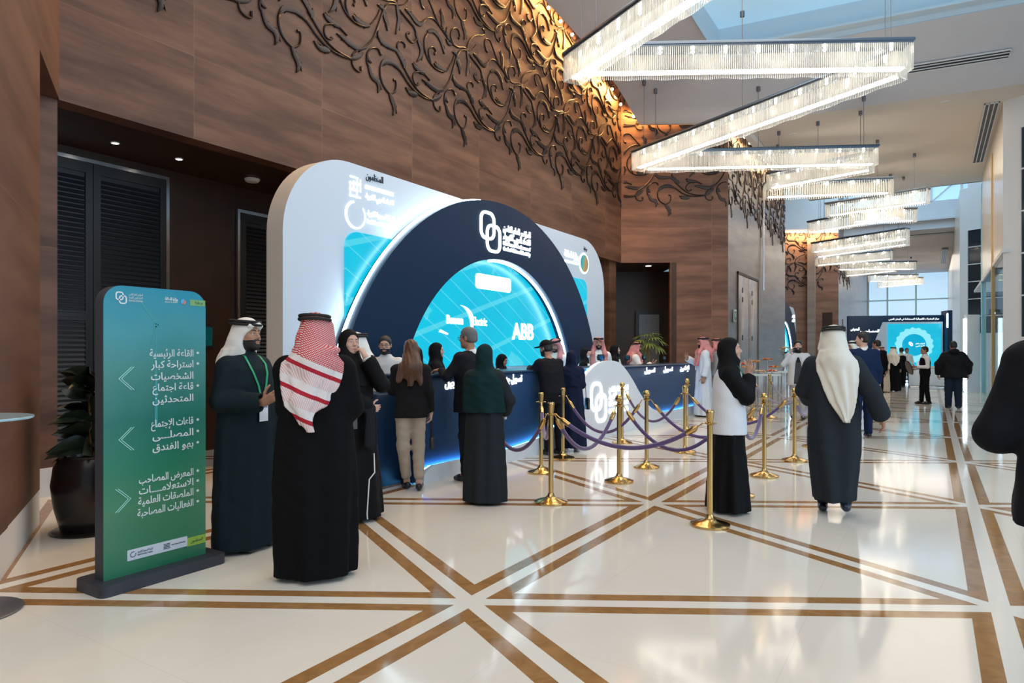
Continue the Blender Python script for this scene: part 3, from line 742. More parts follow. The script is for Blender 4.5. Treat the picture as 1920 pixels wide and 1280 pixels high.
# ------------------------------------------------------------------ crystal chandeliers
crystal_material()
M_FRAME = mat('chandelier_frame', (0.16, 0.20, 0.25), 0.3, metal=0.7)
M_LAMP = mat('chandelier_lamp', (1, 0.9, 0.8), 0.3, emit=(1.0, 0.84, 0.62), es=34)
M_LED = mat('chandelier_led', (1, 0.95, 0.9), 0.3, emit=(1.0, 0.90, 0.78), es=9)
M_WIRE = mat('wire', (0.2, 0.2, 0.22), 0.5, metal=0.5)
ZT, CH = 7.0, 0.54
def sc_(p): return (p[0] * 5.5 / 5.8, p[1] * 5.5 / 5.8)
def chandelier(a, b, label, fine=True, width=0.34):
    a, b = sc_(a), sc_(b)
    L = math.hypot(b[0] - a[0], b[1] - a[1]); rz = math.atan2(b[1] - a[1], b[0] - a[0])
    o = empty('crystal_chandelier', (a[0], a[1], ZT), rz, label, 'chandelier', 'zigzag crystal chandeliers')
    f = MB(); f.bbox((-0.03, -width / 2 - 0.03, -0.05), (L + 0.03, width / 2 + 0.03, 0.0), 0.01)
    f.box((0, -width / 2 - 0.012, -0.085), (L, -width / 2 + 0.012, -0.05)); f.box((0, width / 2 - 0.012, -0.085), (L, width / 2 + 0.012, -0.05))
    f.build('frame', M_FRAME, o)
    c = MB(); sp = 0.034 if fine else 0.07; r = 0.0085 if fine else 0.017; sg = 6 if fine else 5
    n = int(L / sp); drop = lambda u: CH + 0.012 * math.sin(u * 9)
    for s in (-1, 1):
        for i in range(n + 1):
            x = i * L / n; c.tube([(x, s * width / 2, -0.06), (x, s * width / 2, -drop(x))], r, sg)
    m = max(3, int(width / sp))
    for x in (0.0, L):
        for i in range(1, m): c.tube([(x, -width / 2 + width * i / m, -0.06), (x, -width / 2 + width * i / m, -drop(x))], r, sg)
    q = c.build('crystal_curtain', MATS['crystal'], o); q['kind'] = 'stuff'
    l = MB(); l.box((0.1, -0.07, -CH + 0.045), (L - 0.1, 0.07, -CH + 0.07)); l.build('led_strip', M_LED, o)
    nb = max(2, int(L / (0.56 if fine else 0.75)))
    for i in range(nb):
        x = (i + 0.5) * L / nb
        s = MB(); s.sphere((x, 0, -0.12), 0.030 if fine else 0.045, 10, 6); s.lathe([(0.018, -0.09), (0.03, -0.05)], (x, 0, 0), 8); s.build('lamp', M_LAMP, o)
    for x in ((0.3, L / 2, L - 0.3) if fine else (0.4, L - 0.4)):
        w = MB()
        wx, wy = a[0] + math.cos(rz) * x, a[1] + math.sin(rz) * x
        top = (zc(wx, wy) if wy < 31 else 12.4 if wy < 46.5 else float(np.interp(wy, [47, 49.5, 53], [8.86, 8.45, 8.2]))) - ZT
        w.tube([(x, 0, 0), (x, 0, top)], 0.007, 5)
        w.lathe([(0.05, top - 0.12), (0.05, top)], (x, 0, 0), 10)
        w.build('suspension_wire', M_WIRE, o)
    return o
CHS = [((-5.93, 11.65), (1.3, 7.45), 'nearest crystal chandelier bar, cut off by the top of the photo'),
       ((-5.67, 11.45), (-0.37, 14.5), 'long level crystal chandelier bar meeting the nearest bar at its left end'),
       ((-0.48, 14.75), (-7.18, 18.21), 'slanting crystal chandelier bar joining the two long level bars'),
       ((-7.02, 18.4), (-1.33, 21.35), 'second long level crystal chandelier bar, reaching in front of the angled wall'),
       ((-1.45, 21.92), (-4.43, 22.69), 'short crystal chandelier bar tucked under the second level bar'),
       ((-4.81, 23.89), (-1.13, 25.46), 'third level crystal chandelier bar, near the greyed wall'),
       ((-0.1, 27.6), (-3.42, 28.5), 'crystal chandelier bar just before the atrium edge, slanting left'),
       ((-2.72, 30.2), (-0.57, 31.31), 'short crystal chandelier bar at the edge of the atrium'),
       ((-4.54, 32.03), (-1.0, 30.2), 'crystal chandelier bar in the atrium rising towards the right'),
       ((-0.95, 36.0), (-5.26, 38.3), 'crystal chandelier bar in the atrium below the dark ledge'),
       ((-5.34, 40.41), (-1.0, 37.9), 'crystal chandelier bar deep in the atrium, sloping up rightwards'),
       ((-1.89, 43.2), (-5.89, 44.2), 'crystal chandelier bar at the rear of the atrium'),
       ((-6.0, 46.6), (-0.9, 49.3), 'wide distant crystal chandelier bar beyond the atrium'),
       ((-6.6, 52.2), (-2.0, 49.8), 'low distant crystal chandelier bar sloping under the wide one'),
       ((-3.9, 56.0), (-0.9, 57.6), 'far crystal chandelier bar before the glazed end'),
       ((-3.6, 61.5), (-0.6, 60.0), 'farthest crystal chandelier bar, tiny before the glazed end')]
for i, (a, b, l) in enumerate(CHS): chandelier(a, b, l, i < 5)

# ------------------------------------------------------------------ registration booth
def fX(X):
    """outline in (along the hall, height) on the plane x = X, raised by d towards the hall"""
    return lambda a, b, d: (X + d, a, b)
M_BWHITE = mat('booth_white', (0.70, 0.77, 0.86), 0.45)
M_BEDGE = mat('booth_edge', (0.74, 0.70, 0.64), 0.5)
M_NAVY = mat('booth_navy', (0.004, 0.023, 0.064), 0.42, spec=0.3)
M_STRIP = mat('booth_led', (1, 1, 1), 0.3, emit=(0.66, 0.88, 1.0), es=12)
M_LETW = mat('lettering_white', (0.9, 0.9, 0.92), 0.4)
M_LETL = mat('lettering_lit', (1, 1, 1), 0.4, emit=(0.86, 0.95, 1.0), es=1.5)
M_LETD = mat('lettering_dark', (0.03, 0.04, 0.06), 0.5)
M_SOLAR = screen_material('screen_solar', 'solar')
def arc(cy, cz, r, t0, t1, n): return [(cy + r * math.cos(R(t0 + (t1 - t0) * i / n)), cz + r * math.sin(R(t0 + (t1 - t0) * i / n))) for i in range(n + 1)]
def booth_shell(o, dy):
    m = MB(); m.prism(rrect(5.35 + dy, 0, 14.66 + dy, 4.05, 1.08, 16, (0, 0, 1, 1)), fX(-6.6), -0.30, 0.0, 0, 1); m.build('back_panel', [M_BWHITE, M_BEDGE], o)
    m = MB(); m.prism(rrect(6.34 + dy, 1.26, 13.66 + dy, 3.13, 0.22, 8), fX(-6.6), 0.0, 0.035); m.build('led_screen', M_SOLAR, o)
    th0 = math.degrees(math.asin((0 - 0.117) / 3.98))
    m = MB(); m.strip(arc(9.82 + dy, 0.377, 2.74, -7.9, 187.9, 64), arc(9.83 + dy, 0.117, 3.98, th0, 180 - th0, 64), fX(-6.6), 0.06, 0.27); m.build('arch', M_NAVY, o)
    m = MB(); m.strip(arc(9.83 + dy, 0.117, 3.985, 98, 181, 40), arc(9.83 + dy, 0.117, 4.005, 98, 181, 40), fX(-6.6), 0.12, 0.165); m.build('led_strip', M_STRIP, o)
    m = MB(); m.strip(arc(9.82 + dy, 0.377, 2.70, 0, 97, 40), arc(9.82 + dy, 0.377, 2.73, 0, 97, 40), fX(-6.6), 0.16, 0.20); m.build('led_strip', M_STRIP, o)
bt = empty('registration_booth', (0, 0, 0), 0, 'big white booth wall with a navy arch and cyan screens behind the counter', 'booth')
booth_shell(bt, 0.0)
m = MB(); F = fX(-6.33)
rings_logo(m, F, 9.40, 3.54, 0.365, 0.05, 0.03)
for i, (s_, z, h) in enumerate((('المؤتمر العام الثامن', 3.63, 0.15), ('للاتحاد العربي للكهرباء', 3.49, 0.15), ('8th General Conference of', 3.385, 0.095), ('the Arab Union of Electricity', 3.29, 0.095))):
    text_part('arch_lettering', bt, M_LETL, s_, F, 9.80, z, h, 'LEFT', 0.02, 0.93, 0.004)
m.build('event_mark', M_LETL, bt)
F = fX(-6.6)
text_part('dark_lettering', bt, M_LETD, 'المنظمون', F, 6.74, 3.90, 0.13, 'LEFT', 0.012, 0.34); text_part('dark_lettering', bt, M_LETD, 'برعاية', F, 13.55, 3.80, 0.11, 'LEFT', 0.012, 0.16)
m = MB()
for i in range(4):                                                   # square kufic-like block mark
    m.box((-6.6, 6.44, 3.60 + i * 0.085), (-6.59, 6.64 - 0.05 * (i % 2), 3.622 + i * 0.085)); m.box((-6.6, 6.44 + i * 0.062, 3.60 + 0.085 * (i % 2)), (-6.59, 6.456 + i * 0.062, 3.80 + 0.02 * i))
m.build('block_mark', M_LETL, bt)
text_part('raised_lettering', bt, M_LETL, 'ARAB UNION OF ELECTRICITY', F, 6.72, 3.76, 0.075, 'LEFT', 0.012, 0.58, 0.0015); text_part('raised_lettering', bt, M_LETL, 'الاتحاد العربي للكهرباء', F, 6.72, 3.63, 0.10, 'LEFT', 0.012, 0.58, 0.0015)
m = MB()
m.strip(arc(6.55, 3.36, 0.165, 100, 400, 30), arc(6.54, 3.36, 0.19, 100, 400, 30), F, 0, 0.012)
m.build('swoosh_ring_mark', M_LETL, bt)
text_part('raised_lettering', bt, M_LETL, 'الشركة السعودية للكهرباء', F, 6.76, 3.40, 0.10, 'LEFT', 0.012, 0.56, 0.0015); text_part('raised_lettering', bt, M_LETL, 'Saudi Electricity Company', F, 6.76, 3.29, 0.085, 'LEFT', 0.012, 0.56, 0.0015)
text_part('raised_lettering', bt, M_LETL, 'وزارة الطاقة', F, 12.62, 3.55, 0.20, 'LEFT', 0.012, 0.66, 0.003); text_part('raised_lettering', bt, M_LETL, 'MINISTRY OF ENERGY', F, 12.62, 3.43, 0.07, 'LEFT', 0.012, 0.66, 0.002)
m = MB(); m.prism(arc(13.56, 3.50, 0.235, 0, 355, 36), F, 0, 0.012); m.build('emblem_ring', M_LETL, bt)
me_ = mat('emblem_swirl', (0.1, 0.5, 0.4), 0.4); t = NT(me_); b_ = t.n['Principled BSDF']
tc = t.node('ShaderNodeTexCoord'); sp = t.node('ShaderNodeSeparateXYZ'); t.l.new(tc.outputs['Object'], sp.inputs[0])
rp = t.node('ShaderNodeValToRGB'); rp.color_ramp.elements[0].color = (0.02, 0.35, 0.55, 1); rp.color_ramp.elements[1].color = (0.05, 0.45, 0.2, 1)
e = rp.color_ramp.elements.new(0.55); e.color = (0.75, 0.32, 0.12, 1); e = rp.color_ramp.elements.new(0.3); e.color = (0.1, 0.6, 0.45, 1)
t.l.new(t.m('ADD', t.m('MULTIPLY', t.m('SUBTRACT', sp.outputs[1], 13.36), 2.2), t.m('MULTIPLY', t.m('SUBTRACT', sp.outputs[2], 3.5), -0.8)), rp.inputs[0]); t.l.new(rp.outputs[0], b_.inputs['Base Color'])
m = MB(); m.prism(arc(13.56, 3.50, 0.19, 0, 355, 36), F, 0.012, 0.02); m.build('emblem', me_, bt)
m = MB(); F = fX(-6.562)
m.prism(rrect(9.30, 2.60, 10.42, 2.86, 0.07, 5), F, 0, 0.012); m.build('white_banner', M_LETL, bt); m = MB()
text_part('screen_lettering', bt, M_LETL, 'ABB', F, 10.47, 1.76, 0.42, 'LEFT', 0.012, 0.78, 0.012)
text_part('screen_lettering', bt, M_LETL, 'Bawan', F, 8.50, 1.97, 0.20, 'LEFT', 0.012, 0.44, 0.004); text_part('screen_lettering', bt, M_LETL, 'Electric', F, 9.22, 1.97, 0.20, 'LEFT', 0.012, 0.42, 0.004)
A0 = arc(8.80, 1.93, 0.36, -25, 80, 20); A1 = [(a * 1.0 + 0.10 * math.sin(PI * i / 20), b + 0.03 * math.sin(PI * i / 20)) for i, (a, b) in enumerate(A0)]
m.strip(A0, A1, F, 0, 0.012); m.build('crescent_mark', M_LETL, bt)
m = MB(); m.prism([(8.30, 1.83), (8.52, 1.79), (8.54, 1.81), (8.34, 1.87)], F, 0, 0.012); m.build('dash_mark', M_LETL, bt)
bt2 = empty('registration_booth', (0, 0, 0), 0, 'distant booth wall, a sliver of navy arch past the edge of the greyed wall', 'booth')
booth_shell(bt2, 26.6)
m = MB(); F = fX(-6.33)
for i, z in enumerate((3.42, 3.2)): text_part('arch_lettering', bt2, M_LETL, 'المؤتمر', F, 38.3, z, 0.2, 'LEFT', 0.02, 0.9, 0.01)

# ------------------------------------------------------------------ registration counter
ct = empty('registration_counter', (-5.0, 5.9, 0), 0, 'long navy registration counter with a white swoosh front, in front of the booth', 'counter')
M_PLATE = mat('counter_white', (0.78, 0.82, 0.87), 0.35)
M_TOP = mat('counter_top', (0.02, 0.05, 0.10), 0.25)
def L_(fn): return lambda a, b, d: tuple(np.subtract(fn(a, b, d), (-5.0, 5.9, 0)))
m = MB(); m.bbox((-0.62, 0.0, 0.02), (0.0, 10.9, 1.22), 0.012); m.build('body', mat('counter_navy', (0.010, 0.042, 0.115), 0.5, spec=0.3), ct)
m = MB(); m.bbox((-0.66, -0.02, 1.22), (0.02, 10.92, 1.25), 0.008); m.build('counter_top', M_TOP, ct)
m = MB(); m.bbox((-1.05, -0.42, 0.0), (-0.2, -0.005, 1.04), 0.012); m.build('end_desk', M_NAVY, ct)
KN = [(5.93, 0.0), (5.93, 0.10), (5.99, 0.155), (6.11, 0.19), (6.57, 0.19), (7.1, 0.175), (7.54, 0.175), (8.13, 0.20), (8.6, 0.235), (8.9, 0.28), (9.2, 0.40), (9.55, 0.64), (9.88, 0.94), (10.2, 1.14), (10.6, 1.30), (10.95, 1.355), (11.24, 1.36), (11.5, 1.33), (11.79, 1.235), (12.21, 0.99), (12.63, 0.69), (13.11, 0.42), (13.58, 0.28), (14.11, 0.22), (15.0, 0.205), (16.12, 0.21), (16.8, 0.21), (16.8, 0.0)]
top = [(float(a), float(b)) for a, b in catmull(KN[3:-1], 4)]
pl = KN[:3] + top + [KN[-1]]
m = MB(); m.prism(pl[::-1], L_(fX(-5.0)), 0.05, 0.10); m.build('swoosh_panel', M_PLATE, ct)
c = [(a, b - 0.035) for a, b in KN[:3][1:] + top]; c2 = [(a, b - 0.010) for a, b in KN[:3][1:] + top]
m = MB(); m.strip(c, c2, L_(fX(-5.0)), 0.012, 0.045); m.build('led_strip', mat('counter_led', (1, 1, 1), 0.3, emit=(0.10, 0.50, 1.0), es=34), ct)
m = MB(); m.box((0.0, 0.05, 0.0), (0.045, 0.12, 0.12)); m.build('led_end', MATS['counter_led'], ct)
m = MB(); F = L_(fX(-5.0))
for s_, y0, w in (('تسجيل جديد', 7.72, 0.52), ('تسجيل', 13.1, 0.62), ('تسجيل', 14.25, 0.62), ('الإعلاميين', 15.4, 0.68), ('تسجيل', 6.44, 0.36)): text_part('counter_lettering', ct, M_LETL, s_, F, y0, 1.09, 0.15, 'LEFT', 0.015, w, 0.004)
m = MB(); F = L_(fX(-4.9))
rings_logo(m, F, 10.65, 0.64, 0.385, 0.06, 0.02); m.build('event_mark', M_LETL, ct)
for i in range(4): text_part('swoosh_lettering', ct, M_LETL, ('المؤتمر العام الثامن', 'للاتحاد العربي للكهرباء', '8th General Conference of', 'the Arab Union of Electricity')[i], F, 11.08, 0.80 - 0.13 * i, 0.13, 'LEFT', 0.015, 0.9, 0.004)
# desk phones / card printers standing on the counter
M_PRN = mat('device_black', (0.015, 0.016, 0.02), 0.3)
def device(x, y, h, label, r=0.07):
    o = empty('badge_camera', (x, y, 1.25), R(30), label, 'camera', 'small cameras on the counter')
    m = MB(); m.lathe([(0.05, 0), (0.05, 0.012), (0.012, 0.02), (0.012, h * 0.5)], (0, 0, 0), 14); m.build('stand', M_PRN, o)
    m = MB(); m.lathe([(0.001, h * 0.45), (r * 0.8, h * 0.5), (r, h * 0.75), (r * 0.8, h), (0.001, h * 1.02)], (0, 0, 0), 16); m.build('camera_body', M_PRN, o)
    m = MB(); m.lathe([(r * 0.1, 0), (r * 0.45, 0), (r * 0.45, 0.02), (r * 0.3, 0.02)], (0, 0, 0), 16); q = m.build('lens', mat('lens_blue', (0.01, 0.06, 0.11), 0.1), o); q.location = (0, -r * 0.86, h * 0.75); q.rotation_euler = (R(90), 0, 0)
device(-5.30, 11.62, 0.22, 'black round camera on the counter beside the masked woman', 0.08)
device(-5.32, 12.95, 0.2, 'black round camera on the counter beside the profile woman in a white vest', 0.075)
device(-5.35, 14.0, 0.2, 'black camera on the counter in front of the gesturing clerk', 0.06)
device(-5.35, 15.3, 0.17, 'small black camera on the counter near the fan palm', 0.05)

# ------------------------------------------------------------------ direction totem
tm = mat('totem_print', (0.02, 0.3, 0.3), 0.35); t = NT(tm); b_ = t.n['Principled BSDF']
tc = t.node('ShaderNodeTexCoord'); sp = t.node('ShaderNodeSeparateXYZ'); t.l.new(tc.outputs['Object'], sp.inputs[0])
nz = t.node('ShaderNodeTexNoise'); nz.inputs['Scale'].default_value = 3.0; nz.inputs['Detail'].default_value = 6; t.l.new(tc.outputs['Object'], nz.inputs['Vector'])
rp = t.node('ShaderNodeValToRGB'); cr = rp.color_ramp
cr.elements[0].position = 0.0; cr.elements[0].color = (0.015, 0.17, 0.085, 1)
cr.elements[1].position = 1.0; cr.elements[1].color = (0.0, 0.25, 0.36, 1)
for p_, c_ in ((0.25, (0.06, 0.22, 0.11, 1)), (0.38, (0.02, 0.20, 0.11, 1)), (0.55, (0.015, 0.17, 0.13, 1)), (0.72, (0.06, 0.26, 0.23, 1)), (0.86, (0.05, 0.30, 0.34, 1))):
    e = cr.elements.new(p_); e.color = c_
t.l.new(t.m('ADD', t.m('DIVIDE', sp.outputs[2], 1.93), t.m('MULTIPLY', t.m('SUBTRACT', nz.outputs['Fac'], 0.5), 0.16)), rp.inputs[0])
t.l.new(rp.outputs[0], b_.inputs['Base Color'])
M_TOTEM = mat('totem_grey', (0.035, 0.038, 0.05), 0.5)
to = empty('direction_totem', (-4.44, 2.55, 0), 0, 'tall green direction board with Arabic lines and arrows on a dark plinth', 'sign')
m = MB(); m.prism(rrect(-0.17, -0.43, 0.17, 0.43, 0.05, 5), lambda a, b, d: (a, b, d), 0, 0.07); m.build('plinth', M_TOTEM, to)
FT = lambda a, b, d: (0.05 + d, a - 2.55, b)
m = MB(); m.prism(rrect(2.19, 0.07, 2.885, 1.93, 0.115, 10, (0, 0, 1, 1)), FT, -0.10, 0.0); m.build('board', M_TOTEM, to)
m = MB(); m.prism(rrect(2.19, 0.07, 2.885, 1.93, 0.115, 10, (0, 0, 1, 1)), FT, 0.0, 0.004); m.build('printed_face', tm, to)
m = MB(); F = lambda a, b, d: FT(a, b, 0.005 + d)
for s_, z, w in (('القاعة الرئيسية', 1.475, 0.31), ('استراحة كبار', 1.40, 0.30), ('الشخصيات', 1.32, 0.30), ('قاعة اجتماع', 1.245, 0.29), ('المتحدثين', 1.165, 0.29),
               ('قاعات الإجتماع', 1.005, 0.30), ('المصلـــى', 0.925, 0.29), ('بهو الفندق', 0.845, 0.29), ('المعرض المصاحب', 0.645, 0.38), ('الاستعلامــــات', 0.575, 0.38), ('الملصقات العلمية', 0.505, 0.385), ('الفعاليات المصاحبة', 0.43, 0.39)):
    text_into(m, s_, F, 2.79, z, 0.068, 'RIGHT', 0.002, 0, w, 0.0009)
for z in (1.50, 1.425, 1.27, 1.03, 0.95, 0.87, 0.67, 0.60, 0.53, 0.455): m.prism(arc(2.823, z, 0.009, 0, 330, 11), F, 0, 0.002)
m.build('lettering', mat('totem_white', (0.75, 0.80, 0.80), 0.5), to)
m = MB()
for z, s in ((1.335, 1), (0.945, 1), (0.56, -1)):
    cx = 2.32
    for q in (0.0, 0.016):
        P = [(cx + s * (0.04 + q), z + 0.075), (cx - s * (0.04 - q), z), (cx + s * (0.04 + q), z - 0.075)]
        I = [(a + s * 0.005, b * 1.0) for a, b in P]; m.strip(P, I, F, 0, 0.002)
m.build('arrows', mat('totem_arrow', (0.45, 0.85, 0.75), 0.5), to)
m = MB(); rings_logo(m, F, 2.297, 1.852, 0.042, 0.008, 0.002)
for i, s_ in enumerate(('المؤتمر العام الثامن', 'للاتحاد العربي للكهرباء', 'Arab Union of Electricity')): text_into(m, s_, F, 2.345, 1.872 - i * 0.02, 0.02, 'LEFT', 0.001, 0, 0.09)
m.build('event_mark', MATS['totem_white'], to); m = MB()
text_into(m, 'وزارة الطاقة', F, 2.585, 1.857, 0.028, 'LEFT', 0.001, 0, 0.09, 0.001); text_into(m, 'MINISTRY OF ENERGY', F, 2.585, 1.84, 0.012, 'LEFT', 0.001, 0, 0.09)
m.build('logo_lettering', MATS['totem_white'], to)
m = MB(); m.prism(arc(2.715, 1.853, 0.019, 60, 260, 12), F, 0, 0.002, 0); m.prism(arc(2.718, 1.852, 0.017, -120, 60, 12), F, 0, 0.002, 1)
m.build('emblem', [mat('emblem_blue', (0.1, 0.4, 0.7), 0.4), mat('emblem_red', (0.65, 0.2, 0.16), 0.4)], to)
m = MB(); m.prism([(2.765, 1.83), (2.88, 1.83), (2.88, 1.872), (2.765, 1.872)], F, 0, 0.0015); m.build('label_strip', mat('totem_lime_top', (0.20, 0.42, 0.16), 0.5), to); m = MB(); m.prism([(2.745, 0.152), (2.884, 0.152), (2.884, 0.212), (2.745, 0.212)], F, 0, 0.0015)
m.build('label_strip', mat('totem_lime', (0.30, 0.48, 0.06), 0.5), to)
m = MB(); m.prism(rrect(2.335, 0.158, 2.745, 0.228, 0.006, 3), F, 0, 0.0015); m.build('logo_strip', mat('totem_pale', (0.62, 0.66, 0.74), 0.5), to)
m = MB(); G = lambda a, b, d: FT(a, b, 0.007 + d)
m.strip(arc(2.372, 0.195, 0.015, 60, 380, 14), arc(2.372, 0.195, 0.019, 60, 380, 14), G, 0, 0.001)
text_part('small_lettering', to, M_LETD, 'الشركة السعودية للكهرباء', G, 2.40, 0.197, 0.02, 'LEFT', 0.001, 0.10); text_part('small_lettering', to, M_LETD, 'Saudi Electricity Company', G, 2.40, 0.180, 0.015, 'LEFT', 0.001, 0.10)
m.build('swoosh_ring_mark', M_LETD, to); m = MB()
for i in range(4): m.prism([(2.575, 0.176 + i * 0.01), (2.62, 0.176 + i * 0.01), (2.62, 0.181 + i * 0.01), (2.575, 0.181 + i * 0.01)], G, 0, 0.001)
m.build('block_mark', M_LETD, to)
text_part('small_lettering', to, M_LETD, 'Arab Union of Electricity', G, 2.63, 0.190, 0.016, 'LEFT', 0.001, 0.10)
text_part('small_lettering', to, M_LETD, 'المنظمون', G, 2.77, 0.175, 0.03, 'LEFT', 0.001, 0.09); text_part('small_lettering', to, M_LETD, 'برعاية', G, 2.80, 1.845, 0.026, 'LEFT', 0.001, 0.06)
m = MB(); H = lambda a, b, d: FT(a, b, 0.0045 + d)                   # the printed wind turbine
m.prism([(2.515, 1.0), (2.535, 1.0), (2.529, 1.68), (2.521, 1.68)], H, 0, 0.0006); m.prism([(2.51, 1.675), (2.545, 1.675), (2.54, 1.695), (2.51, 1.695)], H, 0, 0.0006)
m.prism([(2.52, 1.69), (2.53, 1.69), (2.41, 1.86), (2.40, 1.86)], H, 0, 0.0006); m.prism([(2.535, 1.69), (2.535, 1.683), (2.64, 1.70)], H, 0, 0.0006); m.prism([(2.52, 1.675), (2.526, 1.675), (2.46, 1.48)], H, 0, 0.0006)
m.build('printed_turbine', mat('turbine_print', (0.05, 0.33, 0.34), 0.5), to)

# ------------------------------------------------------------------ rubber plant, fan palm
M_POT = mat('pot_glaze', (0.016, 0.012, 0.013), 0.25)
M_LEAFG = mat('leaf_dark', (0.030, 0.046, 0.028), 0.28, noise=0.4, nscale=20)
M_STEM = mat('stem_brown', (0.20, 0.09, 0.03), 0.6)
def leaf_mb(m, base, d, up, L, W, droop=0.2, fold=0.25):
    d = Vector(d).normalized(); s = d.cross(Vector(up)).normalized(); u = s.cross(d)
    n = 7; V = []
    for i in range(n + 1):
        t_ = i / n; w = W * math.sin(PI * (0.04 + 0.96 * t_) ** 0.8) if t_ < 1 else 0.0
        c = Vector(base) + d * L * t_ - Vector((0, 0, 1)) * droop * L * t_ * t_
        for e in (-1, -0.5, 0, 0.5, 1): V.append(c + s * w * e + u * abs(e) * w * fold)
    F = []
    for i in range(n):
        for k in range(4): F.append((i * 5 + k, i * 5 + k + 1, i * 5 + 6 + k, i * 5 + 5 + k))
    m.add(V, F, 0, True)
pt = empty('potted_rubber_plant', (-6.05, 2.92, 0), 0, 'dark rubber plant in a big round black pot beside the green direction board', 'plant')
m = MB(); m.lathe([(0.001, 0.0), (0.20, 0.0), (0.22, 0.02), (0.27, 0.22), (0.29, 0.40), (0.27, 0.55), (0.235, 0.62), (0.25, 0.645), (0.225, 0.65), (0.21, 0.60), (0.001, 0.59)], (0, 0, 0), 32); m.build('pot', M_POT, pt)
m = MB(); m.lathe([(0.001, 0.0), (0.29, 0.0), (0.30, 0.012), (0.28, 0.02), (0.001, 0.02)], (0, 0, 0), 32); m.build('saucer', M_POT, pt)
m = MB(); m.tube([(0.04, -0.02, 0.58), (0.05, -0.03, 0.9), (0.03, -0.03, 1.22)], 0.012, 7); m.tube([(-0.05, 0.04, 0.58), (-0.07, 0.05, 0.95), (-0.05, 0.06, 1.3)], 0.011, 7); m.build('stem', M_STEM, pt)
r_ = random.Random(3)
for i in range(60):
    z = 0.66 + 0.62 * r_.random(); a = r_.random() * 2 * PI; st = (0.04, -0.03) if i % 2 else (-0.06, 0.05)
    el = 0.1 + 0.5 * r_.random() + 0.8 * (z - 0.66) / 0.62
    m = MB(); leaf_mb(m, (st[0], st[1], z), (math.cos(a), math.sin(a), el), (r_.uniform(-1, 1), r_.uniform(-1, 1), 0.45), 0.30 + 0.08 * r_.random(), 0.082 + 0.018 * r_.random(), 0.45)
    m.build('leaf', M_LEAFG, pt)
pp = empty('potted_fan_palm', (-6.45, 17.2, 0), 0, 'small fan palm on a bare stem behind the far end of the counter', 'plant')
m = MB(); m.lathe([(0.001, 0), (0.16, 0), (0.21, 0.36), (0.19, 0.37), (0.001, 0.34)], (0, 0, 0), 20); m.build('pot', M_POT, pp)
m = MB(); m.tube([(0, 0, 0.3), (0.02, 0.01, 1.0), (0, 0, 1.72)], 0.025, 7); m.build('stem', mat('palm_stem', (0.24, 0.18, 0.09), 0.7), pp)
M_PALM = mat('palm_green', (0.11, 0.17, 0.035), 0.5)
for i in range(15):
    a = i * 2.4; el = 1.2 - 1.5 * (i / 15); m = MB()
    hub = Vector((math.cos(a) * 0.27 * math.cos(el), math.sin(a) * 0.27 * math.cos(el), 1.72 + 0.30 * math.sin(el)))
    m.tube([(0, 0, 1.62), hub], 0.006, 5)
    for k in range(7):
        b = a + (k - 3) * 0.36; leaf_mb(m, hub, (math.cos(b), math.sin(b), el * 0.6 - 0.3), (0, 0, 1), 0.30, 0.030, 0.5)
    m.build('frond', M_PALM, pp)

# ------------------------------------------------------------------ glass bar table at the left edge
gt = empty('bar_table', (-4.68, 1.61, 0), 0, 'glass-topped bar table with a round grey foot at the left edge', 'table')
m = MB(); m.lathe([(0.001, 0), (0.245, 0), (0.25, 0.008), (0.24, 0.014), (0.03, 0.022), (0.001, 0.022)], (0, 0, 0), 40); m.build('foot', mat('grey_metal', (0.16, 0.17, 0.19), 0.4, metal=0.6), gt)
m = MB(); m.tube([(0, 0, 0.015), (0, 0, 1.115)], 0.03, 14); m.build('column', MATS['grey_metal'], gt)
m = MB(); m.lathe([(0.001, 1.115), (0.297, 1.115), (0.30, 1.119), (0.30, 1.125), (0.297, 1.129), (0.001, 1.129)], (0, 0, 0), 40); m.build('table_top', mat('glass_top', (0.35, 0.55, 0.62), 0.08, spec=0.6), gt)

